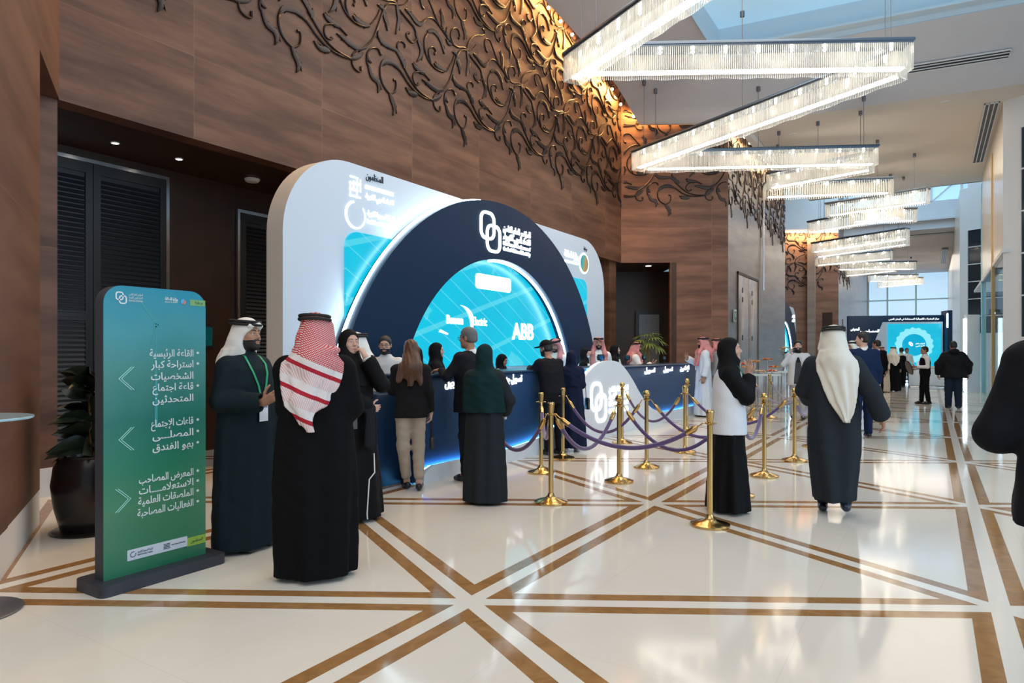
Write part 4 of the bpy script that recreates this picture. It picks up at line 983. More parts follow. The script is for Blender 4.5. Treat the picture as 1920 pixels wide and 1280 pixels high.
# ------------------------------------------------------------------ brass stanchions and velvet ropes
M_BRASS = mat('polished_brass', (0.60, 0.40, 0.155), 0.17, metal=1.0)
M_VELVET = mat('purple_velvet', (0.085, 0.045, 0.16), 0.75, sheen=0.6, bump=0.2, nscale=60)
protos = {}
def stanchion(x, y, ball, label):
    if ball not in protos:
        o = empty('stanchion', (x, y, 0), 0)
        m = MB(); m.lathe([(0.001, 0), (0.168, 0), (0.170, 0.006), (0.168, 0.020), (0.13, 0.034), (0.06, 0.052), (0.035, 0.075), (0.027, 0.10), (0.001, 0.10)], (0, 0, 0), 36); m.build('base', M_BRASS, o)
        m = MB(); m.lathe([(0.025, 0.05), (0.025, 0.90), (0.001, 0.90)], (0, 0, 0), 20); m.build('pole', M_BRASS, o)
        m = MB(); m.lathe([(0.026, 0.875), (0.042, 0.885), (0.042, 0.893), (0.026, 0.90)], (0, 0, 0), 20)
        for k in range(4): m.tube([(math.cos(k * PI / 2 + 0.6) * 0.04, math.sin(k * PI / 2 + 0.6) * 0.04, 0.89), (math.cos(k * PI / 2 + 0.6) * 0.06, math.sin(k * PI / 2 + 0.6) * 0.06, 0.885)], 0.005, 6)
        m.build('rope_collar', M_BRASS, o)
        m = MB()
        if ball: m.lathe([(0.02, 0.90), (0.03, 0.91), (0.017, 0.925)] + [(0.046 * math.sin(PI * (0.12 + 0.88 * i / 9)) + 1e-4, 0.968 - 0.046 * math.cos(PI * (0.12 + 0.88 * i / 9))) for i in range(10)], (0, 0, 0), 20)
        else: m.lathe([(0.026, 0.90), (0.028, 0.91), (0.034, 0.97), (0.037, 0.985), (0.034, 1.0), (0.028, 1.005), (0.001, 1.0)], (0, 0, 0), 20)
        m.build('finial', M_BRASS, o); protos[ball] = o
    else:
        o = copy_tree(protos[ball]); o.location = (x, y, 0)
    return tag(o, label, 'stanchion', 'brass rope stanchions')
ST = {
 'A': (-1.63, 5.84, 0, 'brass stanchion right in front of the woman in the white vest, flat-topped'),
 'B': (-3.23, 5.89, 0, 'flat-topped brass stanchion standing nearest the woman in green'),
 'C': (-3.08, 7.26, 1, 'ball-topped brass stanchion in front of the white swoosh logo'),
 'D': (-3.16, 8.36, 1, 'ball-topped brass stanchion before the right slope of the white swoosh'),
 'E': (-3.15, 9.93, 0, 'flat-topped brass stanchion before the right end of the counter'),
 'E2': (-3.95, 12.6, 1, 'ball-topped brass stanchion almost hidden behind the flat-topped one at the counter end'),
 'F': (-4.14, 7.29, 0, 'flat-topped brass stanchion beside the man in the black cap'),
 'G': (-4.44, 8.45, 0, 'flat-topped brass stanchion between the capped man and the navy abaya'),
 'H': (-4.37, 10.43, 1, 'ball-topped brass stanchion close to the white swoosh, behind another post'),
 'M': (-1.72, 7.2, 1, 'brass stanchion mostly hidden behind the woman in the white vest'),
 'I': (-1.72, 8.51, 1, 'ball-topped brass stanchion just right of the woman in the white vest'),
 'J': (-1.61, 9.95, 1, 'ball-topped brass stanchion beside the man in the white headscarf'),
 'K': (-3.37, 15.42, 0, 'flat-topped brass stanchion before the left half of the buffet'),
 'L': (-3.17, 16.27, 0, 'flat-topped brass stanchion before the right half of the buffet'),
 'N': (-1.60, 11.6, 1, 'brass stanchion hidden beside the walking man in the white headscarf'),
 'O': (-4.30, 6.25, 0, 'brass stanchion hidden behind the woman in the green abaya'),
}
for k, (x, y, b, l) in ST.items(): stanchion(x, y, b, l)
def rope(a, b, sag, label):
    xa, ya = ST[a][:2]; xb, yb_ = ST[b][:2]
    d = Vector((xb - xa, yb_ - ya, 0)); L = d.length; u = d.normalized()
    P = Vector((xa, ya, 0.885)) + u * 0.062; Q = Vector((xb, yb_, 0.885)) - u * 0.062
    o = empty('velvet_rope', (P.x, P.y, P.z), 0, label, 'rope', 'purple velvet ropes')
    D = Q - P; N = 30
    path = [D * (i / N) - Vector((0, 0, sag * (1 - (2 * i / N - 1) ** 2))) for i in range(N + 1)]
    m = MB(); m.tube(path[2:-2], 0.021, 10); m.build('rope', M_VELVET, o)
    for e in (0, 1):
        q = path if e == 0 else path[::-1]
        m = MB(); m.tube([q[0], q[0].lerp(q[1], 0.5), q[1]], 0.006, 6); m.tube([q[1], q[1].lerp(q[2], 0.4), q[2], q[3]], [0.012, 0.025, 0.026, 0.024], 10); m.build('end_clasp', M_BRASS, o)
for a, b, s, l in (('B', 'A', 0.27, 'long purple rope slung across the front between the two nearest flat-topped posts'), ('B', 'C', 0.42, 'purple rope from the nearest left post to the ball-topped post before the logo'),
                ('O', 'B', 0.42, 'purple rope hanging from behind the green abaya to the nearest left post'), ('F', 'B', 0.34, 'purple rope between the two posts below the man in the black cap'),
                ('G', 'D', 0.47, 'purple rope drooping in front of the navy abaya'), ('C', 'M', 0.46, 'purple rope running from the logo post behind the front right post'),
                ('H', 'E', 0.47, 'purple rope drooping before the right slope of the white swoosh'), ('D', 'I', 0.45, 'purple rope passing behind the woman in the white vest'),
                ('E', 'J', 0.42, 'purple rope crossing behind the woman in the white vest towards the headscarf man'), ('E2', 'E', 0.44, 'short purple rope at the end of the counter'),
                ('K', 'N', 0.34, 'purple rope from the left buffet post towards the walking man'), ('L', 'N', 0.30, 'purple rope from the right buffet post towards the walking man'), ('M', 'I', 0.35, 'purple rope beside the sleeve of the woman in the white vest'), ('J', 'N', 0.3, 'purple rope half hidden by the walking man')):
    rope(a, b, s, l)

# ------------------------------------------------------------------ buffet
M_CLOTH = mat('tray_steel', (0.6, 0.6, 0.6), 0.25, metal=0.9)
BZ = math.atan2(0.62, 0.99)
def buffet(x, y, L, W, h, label):
    o = empty('buffet_table', (x, y, 0), BZ, label, 'table', 'buffet tables')
    m = MB(); m.bbox((-L / 2, -W / 2, h - 0.05), (L / 2, W / 2, h), 0.01); m.build('table_top', mat('glass_top_pale', (0.55, 0.62, 0.58), 0.1), o)
    for sx in (-1, -0.33, 0.33, 1):
        for sy in (-1, 1):
            m = MB(); m.tube([(sx * (L / 2 - 0.05), sy * (W / 2 - 0.05), 0), (sx * (L / 2 - 0.05), sy * (W / 2 - 0.05), h - 0.05)], 0.022, 8); m.build('leg', M_STEEL, o)
    m = MB()
    for z in (0.12, 0.2):
        for sy in (-1, 1): m.tube([(-L / 2 + 0.05, sy * (W / 2 - 0.05), z), (L / 2 - 0.05, sy * (W / 2 - 0.05), z)], 0.01, 6)
    m.build('stretcher', M_STEEL, o)
    return o
buffet(-3.85, 17.75, 1.15, 0.7, 0.97, 'near buffet table with steel legs under tiers of canapes')
buffet(-3.35, 19.15, 1.3, 0.7, 1.02, 'far buffet table with steel legs behind the near one')
def bpos(u, v, which=0):
    cx, cy = ((-3.85, 17.75), (-3.35, 19.15))[which]
    return (cx + math.cos(BZ) * u - math.sin(BZ) * v, cy + math.sin(BZ) * u + math.cos(BZ) * v)
FOODS = [mat('food_' + n, c, 0.5, noise=0.4, nscale=40) for n, c in (('orange', (0.62, 0.22, 0.05)), ('red', (0.62, 0.05, 0.03)), ('brown', (0.35, 0.15, 0.06)), ('golden', (0.70, 0.36, 0.10)), ('pale', (0.75, 0.6, 0.38)))]
TR = [(-0.22, -0.19, 0, 0.12, 0, 'orange'), (0.09, -0.19, 0, 0.02, 1, 'red'), (0.40, -0.19, 0, 0.03, 1, 'scarlet'), (-0.22, 0.14, 0, 0.20, 3, 'golden'), (0.09, 0.14, 0, 0.26, 0, 'bright orange'), (0.40, 0.14, 0, 0.32, 2, 'brown'),
      (-0.32, -0.12, 1, 0.06, 3, 'golden brown'), (0.24, -0.16, 1, 0.14, 0, 'deep orange'), (0.50, 0.0, 1, 0.05, 3, 'pastry-coloured'), (0.24, 0.17, 1, 0.22, 2, 'dark brown')]
for i, (u, v, w, dz, fi, nm) in enumerate(TR):
    x, y = bpos(u, v, w); h = (0.97, 1.02)[w]
    o = empty('canape_stand', (x, y, h), BZ, 'raised steel stand with a heap of %s canapes on the %s buffet table' % (nm, ('near', 'far')[w]), 'food stand', 'canape stands on the buffet')
    m = MB(); m.lathe([(0.06, 0), (0.06, 0.008), (0.012, 0.014), (0.012, dz + 0.02), (0.14, dz + 0.02), (0.145, dz + 0.03), (0.001, dz + 0.03)], (0, 0, 0), 18); m.build('stand', M_CLOTH, o)
    m = MB(); q = random.Random(i)
    for k in range(26):
        a = q.random() * 6.28; r = 0.12 * math.sqrt(q.random()); m.sphere((r * math.cos(a), r * math.sin(a), dz + 0.045 + 0.03 * q.random() * (1 - r / 0.13)), 0.022 + 0.008 * q.random(), 7, 5, k % 2)
    c = m.build('canapes', [FOODS[fi], FOODS[(fi + 3) % 5]], o); c['kind'] = 'stuff'
for i, (u, v) in enumerate(((-0.47, -0.14), (-0.47, 0.14))):
    x, y = bpos(u, v); m = MB(); m.lathe([(0.001, 0), (0.075, 0), (0.085, 0.02), (0.085, 0.27), (0.08, 0.285), (0.001, 0.29)], (0, 0, 0), 20)
    o = m.build('drink_urn', M_WHITE if i == 0 else M_STEEL, None, (x, y, 0.97)); tag(o, ('white cylindrical drink urn', 'steel cylindrical drink urn')[i] + ' at the left end of the near buffet table', 'urn')
x, y = bpos(0.0, -0.05, 1)
fv = empty('flower_vase', (x, y, 1.02), 0, 'tall glass vase with a dome of yellow and white flowers on the far buffet', 'flowers')
m = MB(); m.lathe([(0.001, 0), (0.09, 0), (0.085, 0.01), (0.055, 0.05), (0.05, 0.38), (0.075, 0.46), (0.07, 0.46), (0.045, 0.38), (0.05, 0.05), (0.001, 0.03)], (0, 0, 0), 18); m.build('vase', glass_material('vase_glass', (0.85, 0.93, 0.95), 0.3), fv)
FL = [mat('petal_yellow', (0.75, 0.42, 0.03), 0.6), mat('petal_white', (0.8, 0.76, 0.6), 0.6), MATS['leaf_dark']]
q = random.Random(4)
for k in range(34):
    th = q.random() * 6.28; ph = q.random() * 1.35
    m = MB(); c = Vector((0.19 * math.sin(ph) * math.cos(th), 0.19 * math.sin(ph) * math.sin(th), 0.47 + 0.15 * math.cos(ph)))
    for j in range(6):
        a = j * PI / 3; leaf_mb(m, c, (math.cos(a), math.sin(a), 0.5), (0, 0, 1), 0.055, 0.022, 0.2)
    m.sphere(c + Vector((0, 0, 0.012)), 0.016, 6, 4); m.build('blossom', FL[0] if k % 5 < 3 else FL[1], fv)
m = MB()
for k in range(18):
    a = k * 0.7; leaf_mb(m, (0, 0, 0.45), (math.cos(a), math.sin(a), 0.25 + 0.3 * (k % 3)), (0, 0, 1), 0.2, 0.03, 0.3)
f = m.build('foliage', MATS['leaf_dark'], fv)

# ------------------------------------------------------------------ far end: lit stand, desk, light panel
fs = empty('exhibition_stand', (-3.64, 38.43, 0), math.atan2(1.51, 4.29), 'navy exhibition stand with a cyan ring screen at the far end of the hall', 'exhibition stand')
m = MB(); m.bbox((0, 0, 0), (4.4, 0.25, 3.4), 0.01); m.build('back_wall', M_NAVY, fs)
m = MB(); m.bbox((4.4, -0.5, 0), (4.62, 0.3, 3.6), 0.01); m.build('end_fin', M_NAVY, fs)
m = MB(); m.prism([(0.55, 0.2), (1.5, 0.2), (4.36, 0.2), (4.36, 3.06), (1.62, 3.06)], lambda a, b, d: (a, -d, b), 0.0, 0.04); m.build('screen_surround', M_BWHITE, fs)
m = MB(); m.box((-1.22, -0.02, -1.06), (1.22, 0.02, 1.06)); s_ = m.build('led_screen', screen_material('screen_ring', 'ring'), fs); s_.location = (3.05, -0.06, 1.9)
m = MB(); rings_logo(m, lambda a, b, d: (a, -d, b), 2.90, 1.95, 0.11, 0.03, 0.09)
for i in range(2): text_into(m, ('المؤتمر العام', 'للاتحاد العربي')[i], lambda a, b, d: (a, -d, b), 3.12, 1.94 - 0.12 * i, 0.09, 'LEFT', 0.09, 0, 0.4)
m.build('screen_lettering', M_LETL, fs)
m = MB(); W_ = lambda a, b, d: (a, -d, b)
text_part('stand_lettering', fs, M_LETL, 'مركز المنتجات الكهربائية المستدامة في الوطن العربي', W_, 1.9, 3.18, 0.12, 'LEFT', 0.02, 2.3); text_part('stand_lettering', fs, M_LETL, 'المعرض', W_, 0.12, 2.66, 0.2, 'LEFT', 0.02, 0.42, 0.008); text_part('stand_lettering', fs, M_LETL, 'المصاحب', W_, 0.58, 2.56, 0.18, 'LEFT', 0.02, 0.9, 0.008)
m = MB(); m.box((0.02, -0.05, 0.04), (4.38, 0.0, 0.10)); m.box((4.38, -0.52, 2.75), (4.42, -0.45, 3.45)); m.build('led_strip', M_STRIP, fs)
dk = empty('white_desk', (0.1, 34.4, 0), math.atan2(0.96, 1.58) - 0.5, 'white reception desk with a laptop in front of the far lit stand', 'desk')
m = MB(); m.bbox((-0.95, -0.3, 0.08), (0.95, 0.3, 0.86), 0.02); m.build('body', M_BWHITE, dk)
m = MB(); m.bbox((-1.0, -0.34, 0.86), (1.0, 0.34, 0.90), 0.01); m.build('desk_top', M_WHITE, dk)
m = MB(); m.bbox((-0.9, -0.26, 0.0), (0.9, 0.26, 0.08), 0.01); m.build('plinth', M_STEEL, dk)
lp = empty('laptop', (-0.35, 34.3, 0.90), 0.3, 'open laptop on the white reception desk', 'laptop')
m = MB(); m.bbox((-0.17, -0.12, 0), (0.17, 0.12, 0.018), 0.004); m.build('keyboard_base', M_STEEL, lp)
m = MB(); m.box((-0.17, 0.12, 0.015), (0.17, 0.135, 0.24)); m.build('screen_lid', mat('laptop_lit', (0.1, 0.1, 0.1), 0.3, emit=(0.6, 0.8, 0.95), es=0.7), lp)
lb = empty('light_panel', (1.08, 30.77, 0), math.atan2(0.28, 0.45), 'tall white panel with a glowing edge near the right wall', 'light panel')
m = MB(); m.bbox((0.03, -0.09, 0), (0.52, 0.09, 2.95), 0.015); m.build('panel', M_BWHITE, lb)
m = MB(); m.box((-0.03, -0.05, 0.05), (0.03, 0.05, 2.8)); m.build('led_edge', M_STRIP, lb)
ds = empty('display_case', (4.3, 28.6, 0), 0, 'cyan lit display case inside the glazed room on the right', 'display case')
m = MB(); m.bbox((-0.2, -2.2, 0), (0.2, 2.2, 0.5), 0.02); m.build('plinth', M_BWHITE, ds)
m = MB(); m.box((0.1, -2.1, 0.5), (0.2, 2.1, 2.2)); m.build('lit_back', mat('case_lit', (0.1, 0.3, 0.4), 0.4, emit=(0.15, 0.70, 0.88), es=0.9), ds)
for k in range(5):
    m = MB(); m.lathe([(0.05, 0.5), (0.06, 0.7), (0.04, 0.95), (0.001, 1.0)], (-0.05, -1.6 + 0.8 * k, 0), 12); m.build('exhibit', [M_STEEL, FOODS[1], M_DARK, M_WHITE, M_NAVY][k], ds)
ws = empty('wall_screen', (-9.40, 6.02, 1.58), 0, 'small dark green screen on the brown recess wall behind the green direction board', 'screen')
m = MB(); m.bbox((-0.04, -0.24, 0.0), (0.0, 0.30, 0.34), 0.01); m.build('screen_case', M_DARK, ws)
m = MB(); m.box((0.0, -0.21, 0.03), (0.006, 0.27, 0.31)); m.build('screen_face', mat('screen_green', (0, 0, 0), 0.3, emit=(0.0, 0.045, 0.045), es=1.0), ws)
m = MB(); rings_logo(m, lambda a, b, d: (0.006 + d, a, b), -0.10, 0.17, 0.07, 0.012, 0.003); m.build('event_mark', mat('screen_mark', (0, 0, 0), 0.3, emit=(0.05, 0.45, 0.25), es=1.0), ws)

# ------------------------------------------------------------------ people: smooth solids meshed on a grid
_C8 = np.array([(i, j, k) for i in (0, 1) for j in (0, 1) for k in (0, 1)])
_E12 = [(a, b) for a in range(8) for b in range(a + 1, 8) if abs(_C8[a] - _C8[b]).sum() == 1]
class Vol:
    def __init__(s, lo, hi, h):
        s.lo = np.array(lo, float); s.h = h
        n = np.ceil((np.array(hi, float) - s.lo) / h).astype(int) + 1
        s.ax = [s.lo[i] + h * np.arange(n[i]) for i in range(3)]
        s.D = np.full(tuple(n), 1.0, np.float32)
    def op(s, prim, k=0.02, mode='add'):
        fn, lo, hi = prim; pad = k + 2.5 * s.h; sl = []
        for i in range(3):
            a = int(np.searchsorted(s.ax[i], lo[i] - pad)); b = int(np.searchsorted(s.ax[i], hi[i] + pad))
            if b <= a: return s
            sl.append(slice(a, b))
        sl = tuple(sl)
        X = s.ax[0][sl[0]][:, None, None]; Y = s.ax[1][sl[1]][None, :, None]; Z = s.ax[2][sl[2]][None, None, :]
        d = fn(X, Y, Z); A = s.D[sl]
        if mode == 'add':
            h = np.maximum(k - np.abs(A - d), 0); s.D[sl] = np.minimum(A, d) - h * h / (4 * k)
        else:
            h = np.maximum(k - np.abs(A + d), 0); s.D[sl] = np.maximum(A, -d) + h * h / (4 * k)
        return s
    def add(s, *prims, k=0.02):
        for p in prims: s.op(p, k)
        return s
    def sub(s, *prims, k=0.01):
        for p in prims: s.op(p, k, 'sub')
        return s
    def displace(s, fn):
        s.D += fn(s.ax[0][:, None, None], s.ax[1][None, :, None], s.ax[2][None, None, :]).astype(np.float32); return s
    def mesh(s):
        D = s.D; D[0] = D[-1] = 1; D[:, 0] = D[:, -1] = 1; D[:, :, 0] = D[:, :, -1] = 1
        I = D < 0
        n = np.array(D.shape) - 1
        cnt = sum(I[i:i + n[0], j:j + n[1], k:k + n[2]].astype(np.int8) for i, j, k in _C8)
        act = (cnt > 0) & (cnt < 8)
        c = np.argwhere(act)
        if len(c) == 0: return np.zeros((0, 3)), np.zeros((0, 4), int)
        idx = np.full(tuple(n), -1, np.int32); idx[act] = np.arange(len(c))
        v = np.stack([D[c[:, 0] + a, c[:, 1] + b, c[:, 2] + d] for a, b, d in _C8], 1)
        acc = np.zeros((len(c), 3)); m = np.zeros(len(c))
        for a, b in _E12:
            va, vb = v[:, a], v[:, b]; x = (va < 0) != (vb < 0)
            t = np.where(x, va / np.where(x, va - vb, 1), 0)
            acc += np.where(x[:, None], _C8[a] + t[:, None] * (_C8[b] - _C8[a]), 0); m += x
        V = s.lo + s.h * (c + acc / m[:, None])
        Q = []
        for ax in range(3):
            o1, o2 = [(1, 2), (2, 0), (0, 1)][ax]
            sh = [slice(1, -1)] * 3; sh[ax] = slice(0, -1); sh2 = [slice(1, -1)] * 3; sh2[ax] = slice(1, None)
            A, B = I[tuple(sh)], I[tuple(sh2)]
            for flip in (0, 1):
                e = np.argwhere((A & ~B) if not flip else (~A & B))
                if len(e) == 0: continue
                e = e + 1; e[:, ax] -= 1
                def cell(d1, d2):
                    q = e.copy(); q[:, o1] += d1; q[:, o2] += d2; return idx[q[:, 0], q[:, 1], q[:, 2]]
                quad = [cell(-1, -1), cell(0, -1), cell(0, 0), cell(-1, 0)]
                if flip: quad = quad[::-1]
                Q.append(np.stack(quad, 1))
        return V, np.concatenate(Q)

def cone(a, b, ra, rb, sy=1.0):
    a = np.array(a, float); b = np.array(b, float); d = b - a; L2 = max(1e-9, float(d @ d))
    def fn(X, Y, Z):
        t = np.clip(((X - a[0]) * d[0] + (Y - a[1]) * d[1] + (Z - a[2]) * d[2]) / L2, 0, 1)
        return np.sqrt((X - a[0] - t * d[0]) ** 2 + ((Y - a[1] - t * d[1]) / sy) ** 2 + (Z - a[2] - t * d[2]) ** 2) - (ra + (rb - ra) * t)
    r = max(ra, rb); return fn, np.minimum(a, b) - r, np.maximum(a, b) + r
def ell(c, r):
    c = np.array(c, float); r = np.array(r, float)
    def fn(X, Y, Z):
        x, y, z = X - c[0], Y - c[1], Z - c[2]
        k0 = np.sqrt((x / r[0]) ** 2 + (y / r[1]) ** 2 + (z / r[2]) ** 2); k1 = np.sqrt((x / r[0] ** 2) ** 2 + (y / r[1] ** 2) ** 2 + (z / r[2] ** 2) ** 2)
        return k0 * (k0 - 1) / np.maximum(k1, 1e-6)
    return fn, c - r, c + r
def box_(c, r):
    c = np.array(c, float); r = np.array(r, float)
    def fn(X, Y, Z):
        return np.maximum(np.maximum(np.abs(X - c[0]) - r[0], np.abs(Y - c[1]) - r[1]), np.abs(Z - c[2]) - r[2])
    return fn, c - r, c + r
def prof(rows, folds=(), e=2.4):
    """stack of ovals (z, cx, cy, rx, ry); folds: (count, phase, twist, amplitude at the bottom, at the top)"""
    T = np.array(rows, float); z0, z1 = T[0, 0], T[-1, 0]
    def fn(X, Y, Z):
        z = np.clip(Z, z0, z1); g = lambda i: np.interp(z.ravel(), T[:, 0], T[:, i]).reshape(z.shape)
        cx, cy, rx, ry = g(1), g(2), g(3), g(4)
        u, w = (X - cx) / rx, (Y - cy) / ry
        q = (np.abs(u) ** e + np.abs(w) ** e) ** (1 / e)
        d = (q - 1) * np.minimum(rx, ry)
        if folds:
            th = np.arctan2(w, u); f = (z - z0) / (z1 - z0)
            for n_, ph, tw, a0, a1 in folds: d = d - (a0 + (a1 - a0) * f) * np.sin(n_ * th + ph + tw * z)
        return np.maximum(d, np.maximum(z0 - Z, Z - z1))
    mx = max(T[:, 3].max(), T[:, 4].max()) + 0.05
    return fn, np.array([(T[:, 1] - T[:, 3]).min() - 0.04, (T[:, 2] - T[:, 4]).min() - 0.04, z0]), np.array([(T[:, 1] + T[:, 3]).max() + 0.04, (T[:, 2] + T[:, 4]).max() + 0.04, z1])
def xf(p, M, c):
    """the primitive p placed by rotation M (3x3) about the point c"""
    fn, lo, hi = p; M = np.array(M); c = np.array(c, float)
    def f2(X, Y, Z):
        x, y, z = X - c[0], Y - c[1], Z - c[2]
        return fn(M[0, 0] * x + M[1, 0] * y + M[2, 0] * z, M[0, 1] * x + M[1, 1] * y + M[2, 1] * z, M[0, 2] * x + M[1, 2] * y + M[2, 2] * z)
    C = np.array([[(lo, hi)[i][0], (lo, hi)[j][1], (lo, hi)[k][2]] for i, j, k in _C8]) @ M.T + c
    return f2, C.min(0), C.max(0)
def np_mesh(name, parts, mats, parent):
    """parts: list of (verts, quads, material index array or int)"""
    V = []; F = []; MI = []; o = 0
    for v, q, mi in parts:
        if len(q) == 0: continue
        V.append(v); F.append(q + o); MI.append(np.full(len(q), mi, np.int32) if np.isscalar(mi) else mi); o += len(v)
    V = np.concatenate(V); F = np.concatenate(F); MI = np.concatenate(MI)
    me = bpy.data.meshes.new(name)
    me.vertices.add(len(V)); me.vertices.foreach_set('co', V.astype(np.float32).ravel())
    me.loops.add(F.size); me.loops.foreach_set('vertex_index', F.astype(np.int32).ravel())
    me.polygons.add(len(F)); me.polygons.foreach_set('loop_start', np.arange(0, F.size, 4, dtype=np.int32))
    for m in mats: me.materials.append(m)
    me.polygons.foreach_set('material_index', MI); me.polygons.foreach_set('use_smooth', np.ones(len(F), bool))
    me.update(calc_edges=True); me.validate()
    ob = bpy.data.objects.new(name, me); COL.objects.link(ob); ob.parent = parent
    return ob

_cl = {}
def cloth(c, rough=0.85, name=None, sheen=0.0):
    key = (c, rough)
    if key not in _cl: _cl[key] = mat(name or 'cloth', c, rough, spec=0.14, bump=0.12, nscale=45, sheen=sheen)
    return _cl[key]
def skin(c):
    if c not in _cl: _cl[c] = mat('skin', c, 0.5, spec=0.35)
    return _cl[c]
TAN, FAIR, OLIVE = (0.42, 0.22, 0.14), (0.60, 0.36, 0.27), (0.34, 0.17, 0.10)
M_LIP = {TAN: mat('lips_tan', (0.36, 0.14, 0.11), 0.4), FAIR: mat('lips_fair', (0.50, 0.17, 0.16), 0.4), OLIVE: mat('lips_olive', (0.28, 0.11, 0.09), 0.4)}
M_EYE = mat('eye_white', (0.75, 0.73, 0.70), 0.25)
M_HAIR = {'black': mat('hair_black', (0.012, 0.010, 0.009), 0.5, bump=0.5, nscale=90), 'grey': mat('hair_grey', (0.13, 0.13, 0.135), 0.55, bump=0.5, nscale=90), 'brown': mat('hair_brown', (0.115, 0.042, 0.016), 0.42, noise=0.45, nscale=30)}
def strands(m, c0, c1):
    t = NT(m); tc = t.node('ShaderNodeTexCoord'); mp = t.node('ShaderNodeMapping'); mp.inputs['Scale'].default_value = (90, 60, 5)
    n = t.node('ShaderNodeTexNoise'); n.inputs['Scale'].default_value = 1.0; n.inputs['Detail'].default_value = 3; t.l.new(tc.outputs['Object'], mp.inputs[0]); t.l.new(mp.outputs[0], n.inputs['Vector'])
    t.l.new(t.mix(n.outputs['Fac'], c0, c1), t.n['Principled BSDF'].inputs['Base Color'])
    bp = t.node('ShaderNodeBump'); bp.inputs['Strength'].default_value = 0.7; bp.inputs['Distance'].default_value = 0.006; t.l.new(n.outputs['Fac'], bp.inputs['Height']); t.l.new(bp.outputs[0], t.n['Principled BSDF'].inputs['Normal'])
strands(M_HAIR['brown'], (0.018, 0.006, 0.003), (0.16, 0.062, 0.024))
BLK = (0.0055, 0.0055, 0.0065)
WHT = (0.78, 0.77, 0.75)
def check_mat(name, band):
    m = mat(name, (0.6, 0.1, 0.1), 0.85, spec=0.2); t = NT(m); b = t.n['Principled BSDF']
    tc = t.node('ShaderNodeTexCoord'); sp = t.node('ShaderNodeSeparateXYZ'); t.l.new(tc.outputs['Object'], sp.inputs[0])
    x, y, z = sp.outputs
    u = t.m('ADD', x, t.m('MULTIPLY', y, 0.8))
    k = 6.2832 / 0.0125
    s1 = t.m('SINE', t.m('MULTIPLY', t.m('ADD', u, t.m('MULTIPLY', z, 0.35)), k)); s2 = t.m('SINE', t.m('MULTIPLY', t.m('SUBTRACT', z, t.m('MULTIPLY', u, 0.35)), k))
    red = t.m('GREATER_THAN', t.m('ADD', s1, s2), -0.35)
    c = t.mix(red, (0.70, 0.60, 0.58), (0.52, 0.045, 0.055))
    if band:                                                          # the pale border of the cloth with red bars
        w = t.m('ADD', z, t.m('MULTIPLY', x, 0.45))
        low = t.m('LESS_THAN', w, 1.43)
        fr = t.m('FRACT', t.m('DIVIDE', w, 0.17)); bar = t.m('LESS_THAN', fr, 0.17); fine = t.m('MULTIPLY', t.m('GREATER_THAN', fr, 0.5), t.m('GREATER_THAN', s1, 0.25))
        pale = t.mix(t.m('MULTIPLY', fine, 0.5), (0.74, 0.68, 0.67), (0.60, 0.10, 0.12)); pale = t.mix(bar, pale, (0.42, 0.02, 0.035))
        c = t.mix(low, c, pale)
    t.l.new(c, b.inputs['Base Color']); return m
M_GHRED = check_mat('red_checked_headcloth', False); M_GHBAND = check_mat('red_checked_headcloth_border', True)
M_GHWHITE = cloth((0.80, 0.77, 0.72), 0.8, 'white_headcloth')
M_AGAL = mat('agal_black', (0.008, 0.008, 0.009), 0.7)
M_SHOE = mat('shoe_black', (0.012, 0.012, 0.014), 0.3)

HANG = dict(R=((0.235, -0.03, 1.12), (0.25, 0.04, 0.87), (0.02, 0.12, -1), (-1, 0.15, 0), 0.35), L=((-0.235, -0.03, 1.12), (-0.25, 0.04, 0.87), (-0.02, 0.12, -1), (1, 0.15, 0), 0.35))
def unit(v): v = np.array(v, float); return v / (np.linalg.norm(v) or 1)

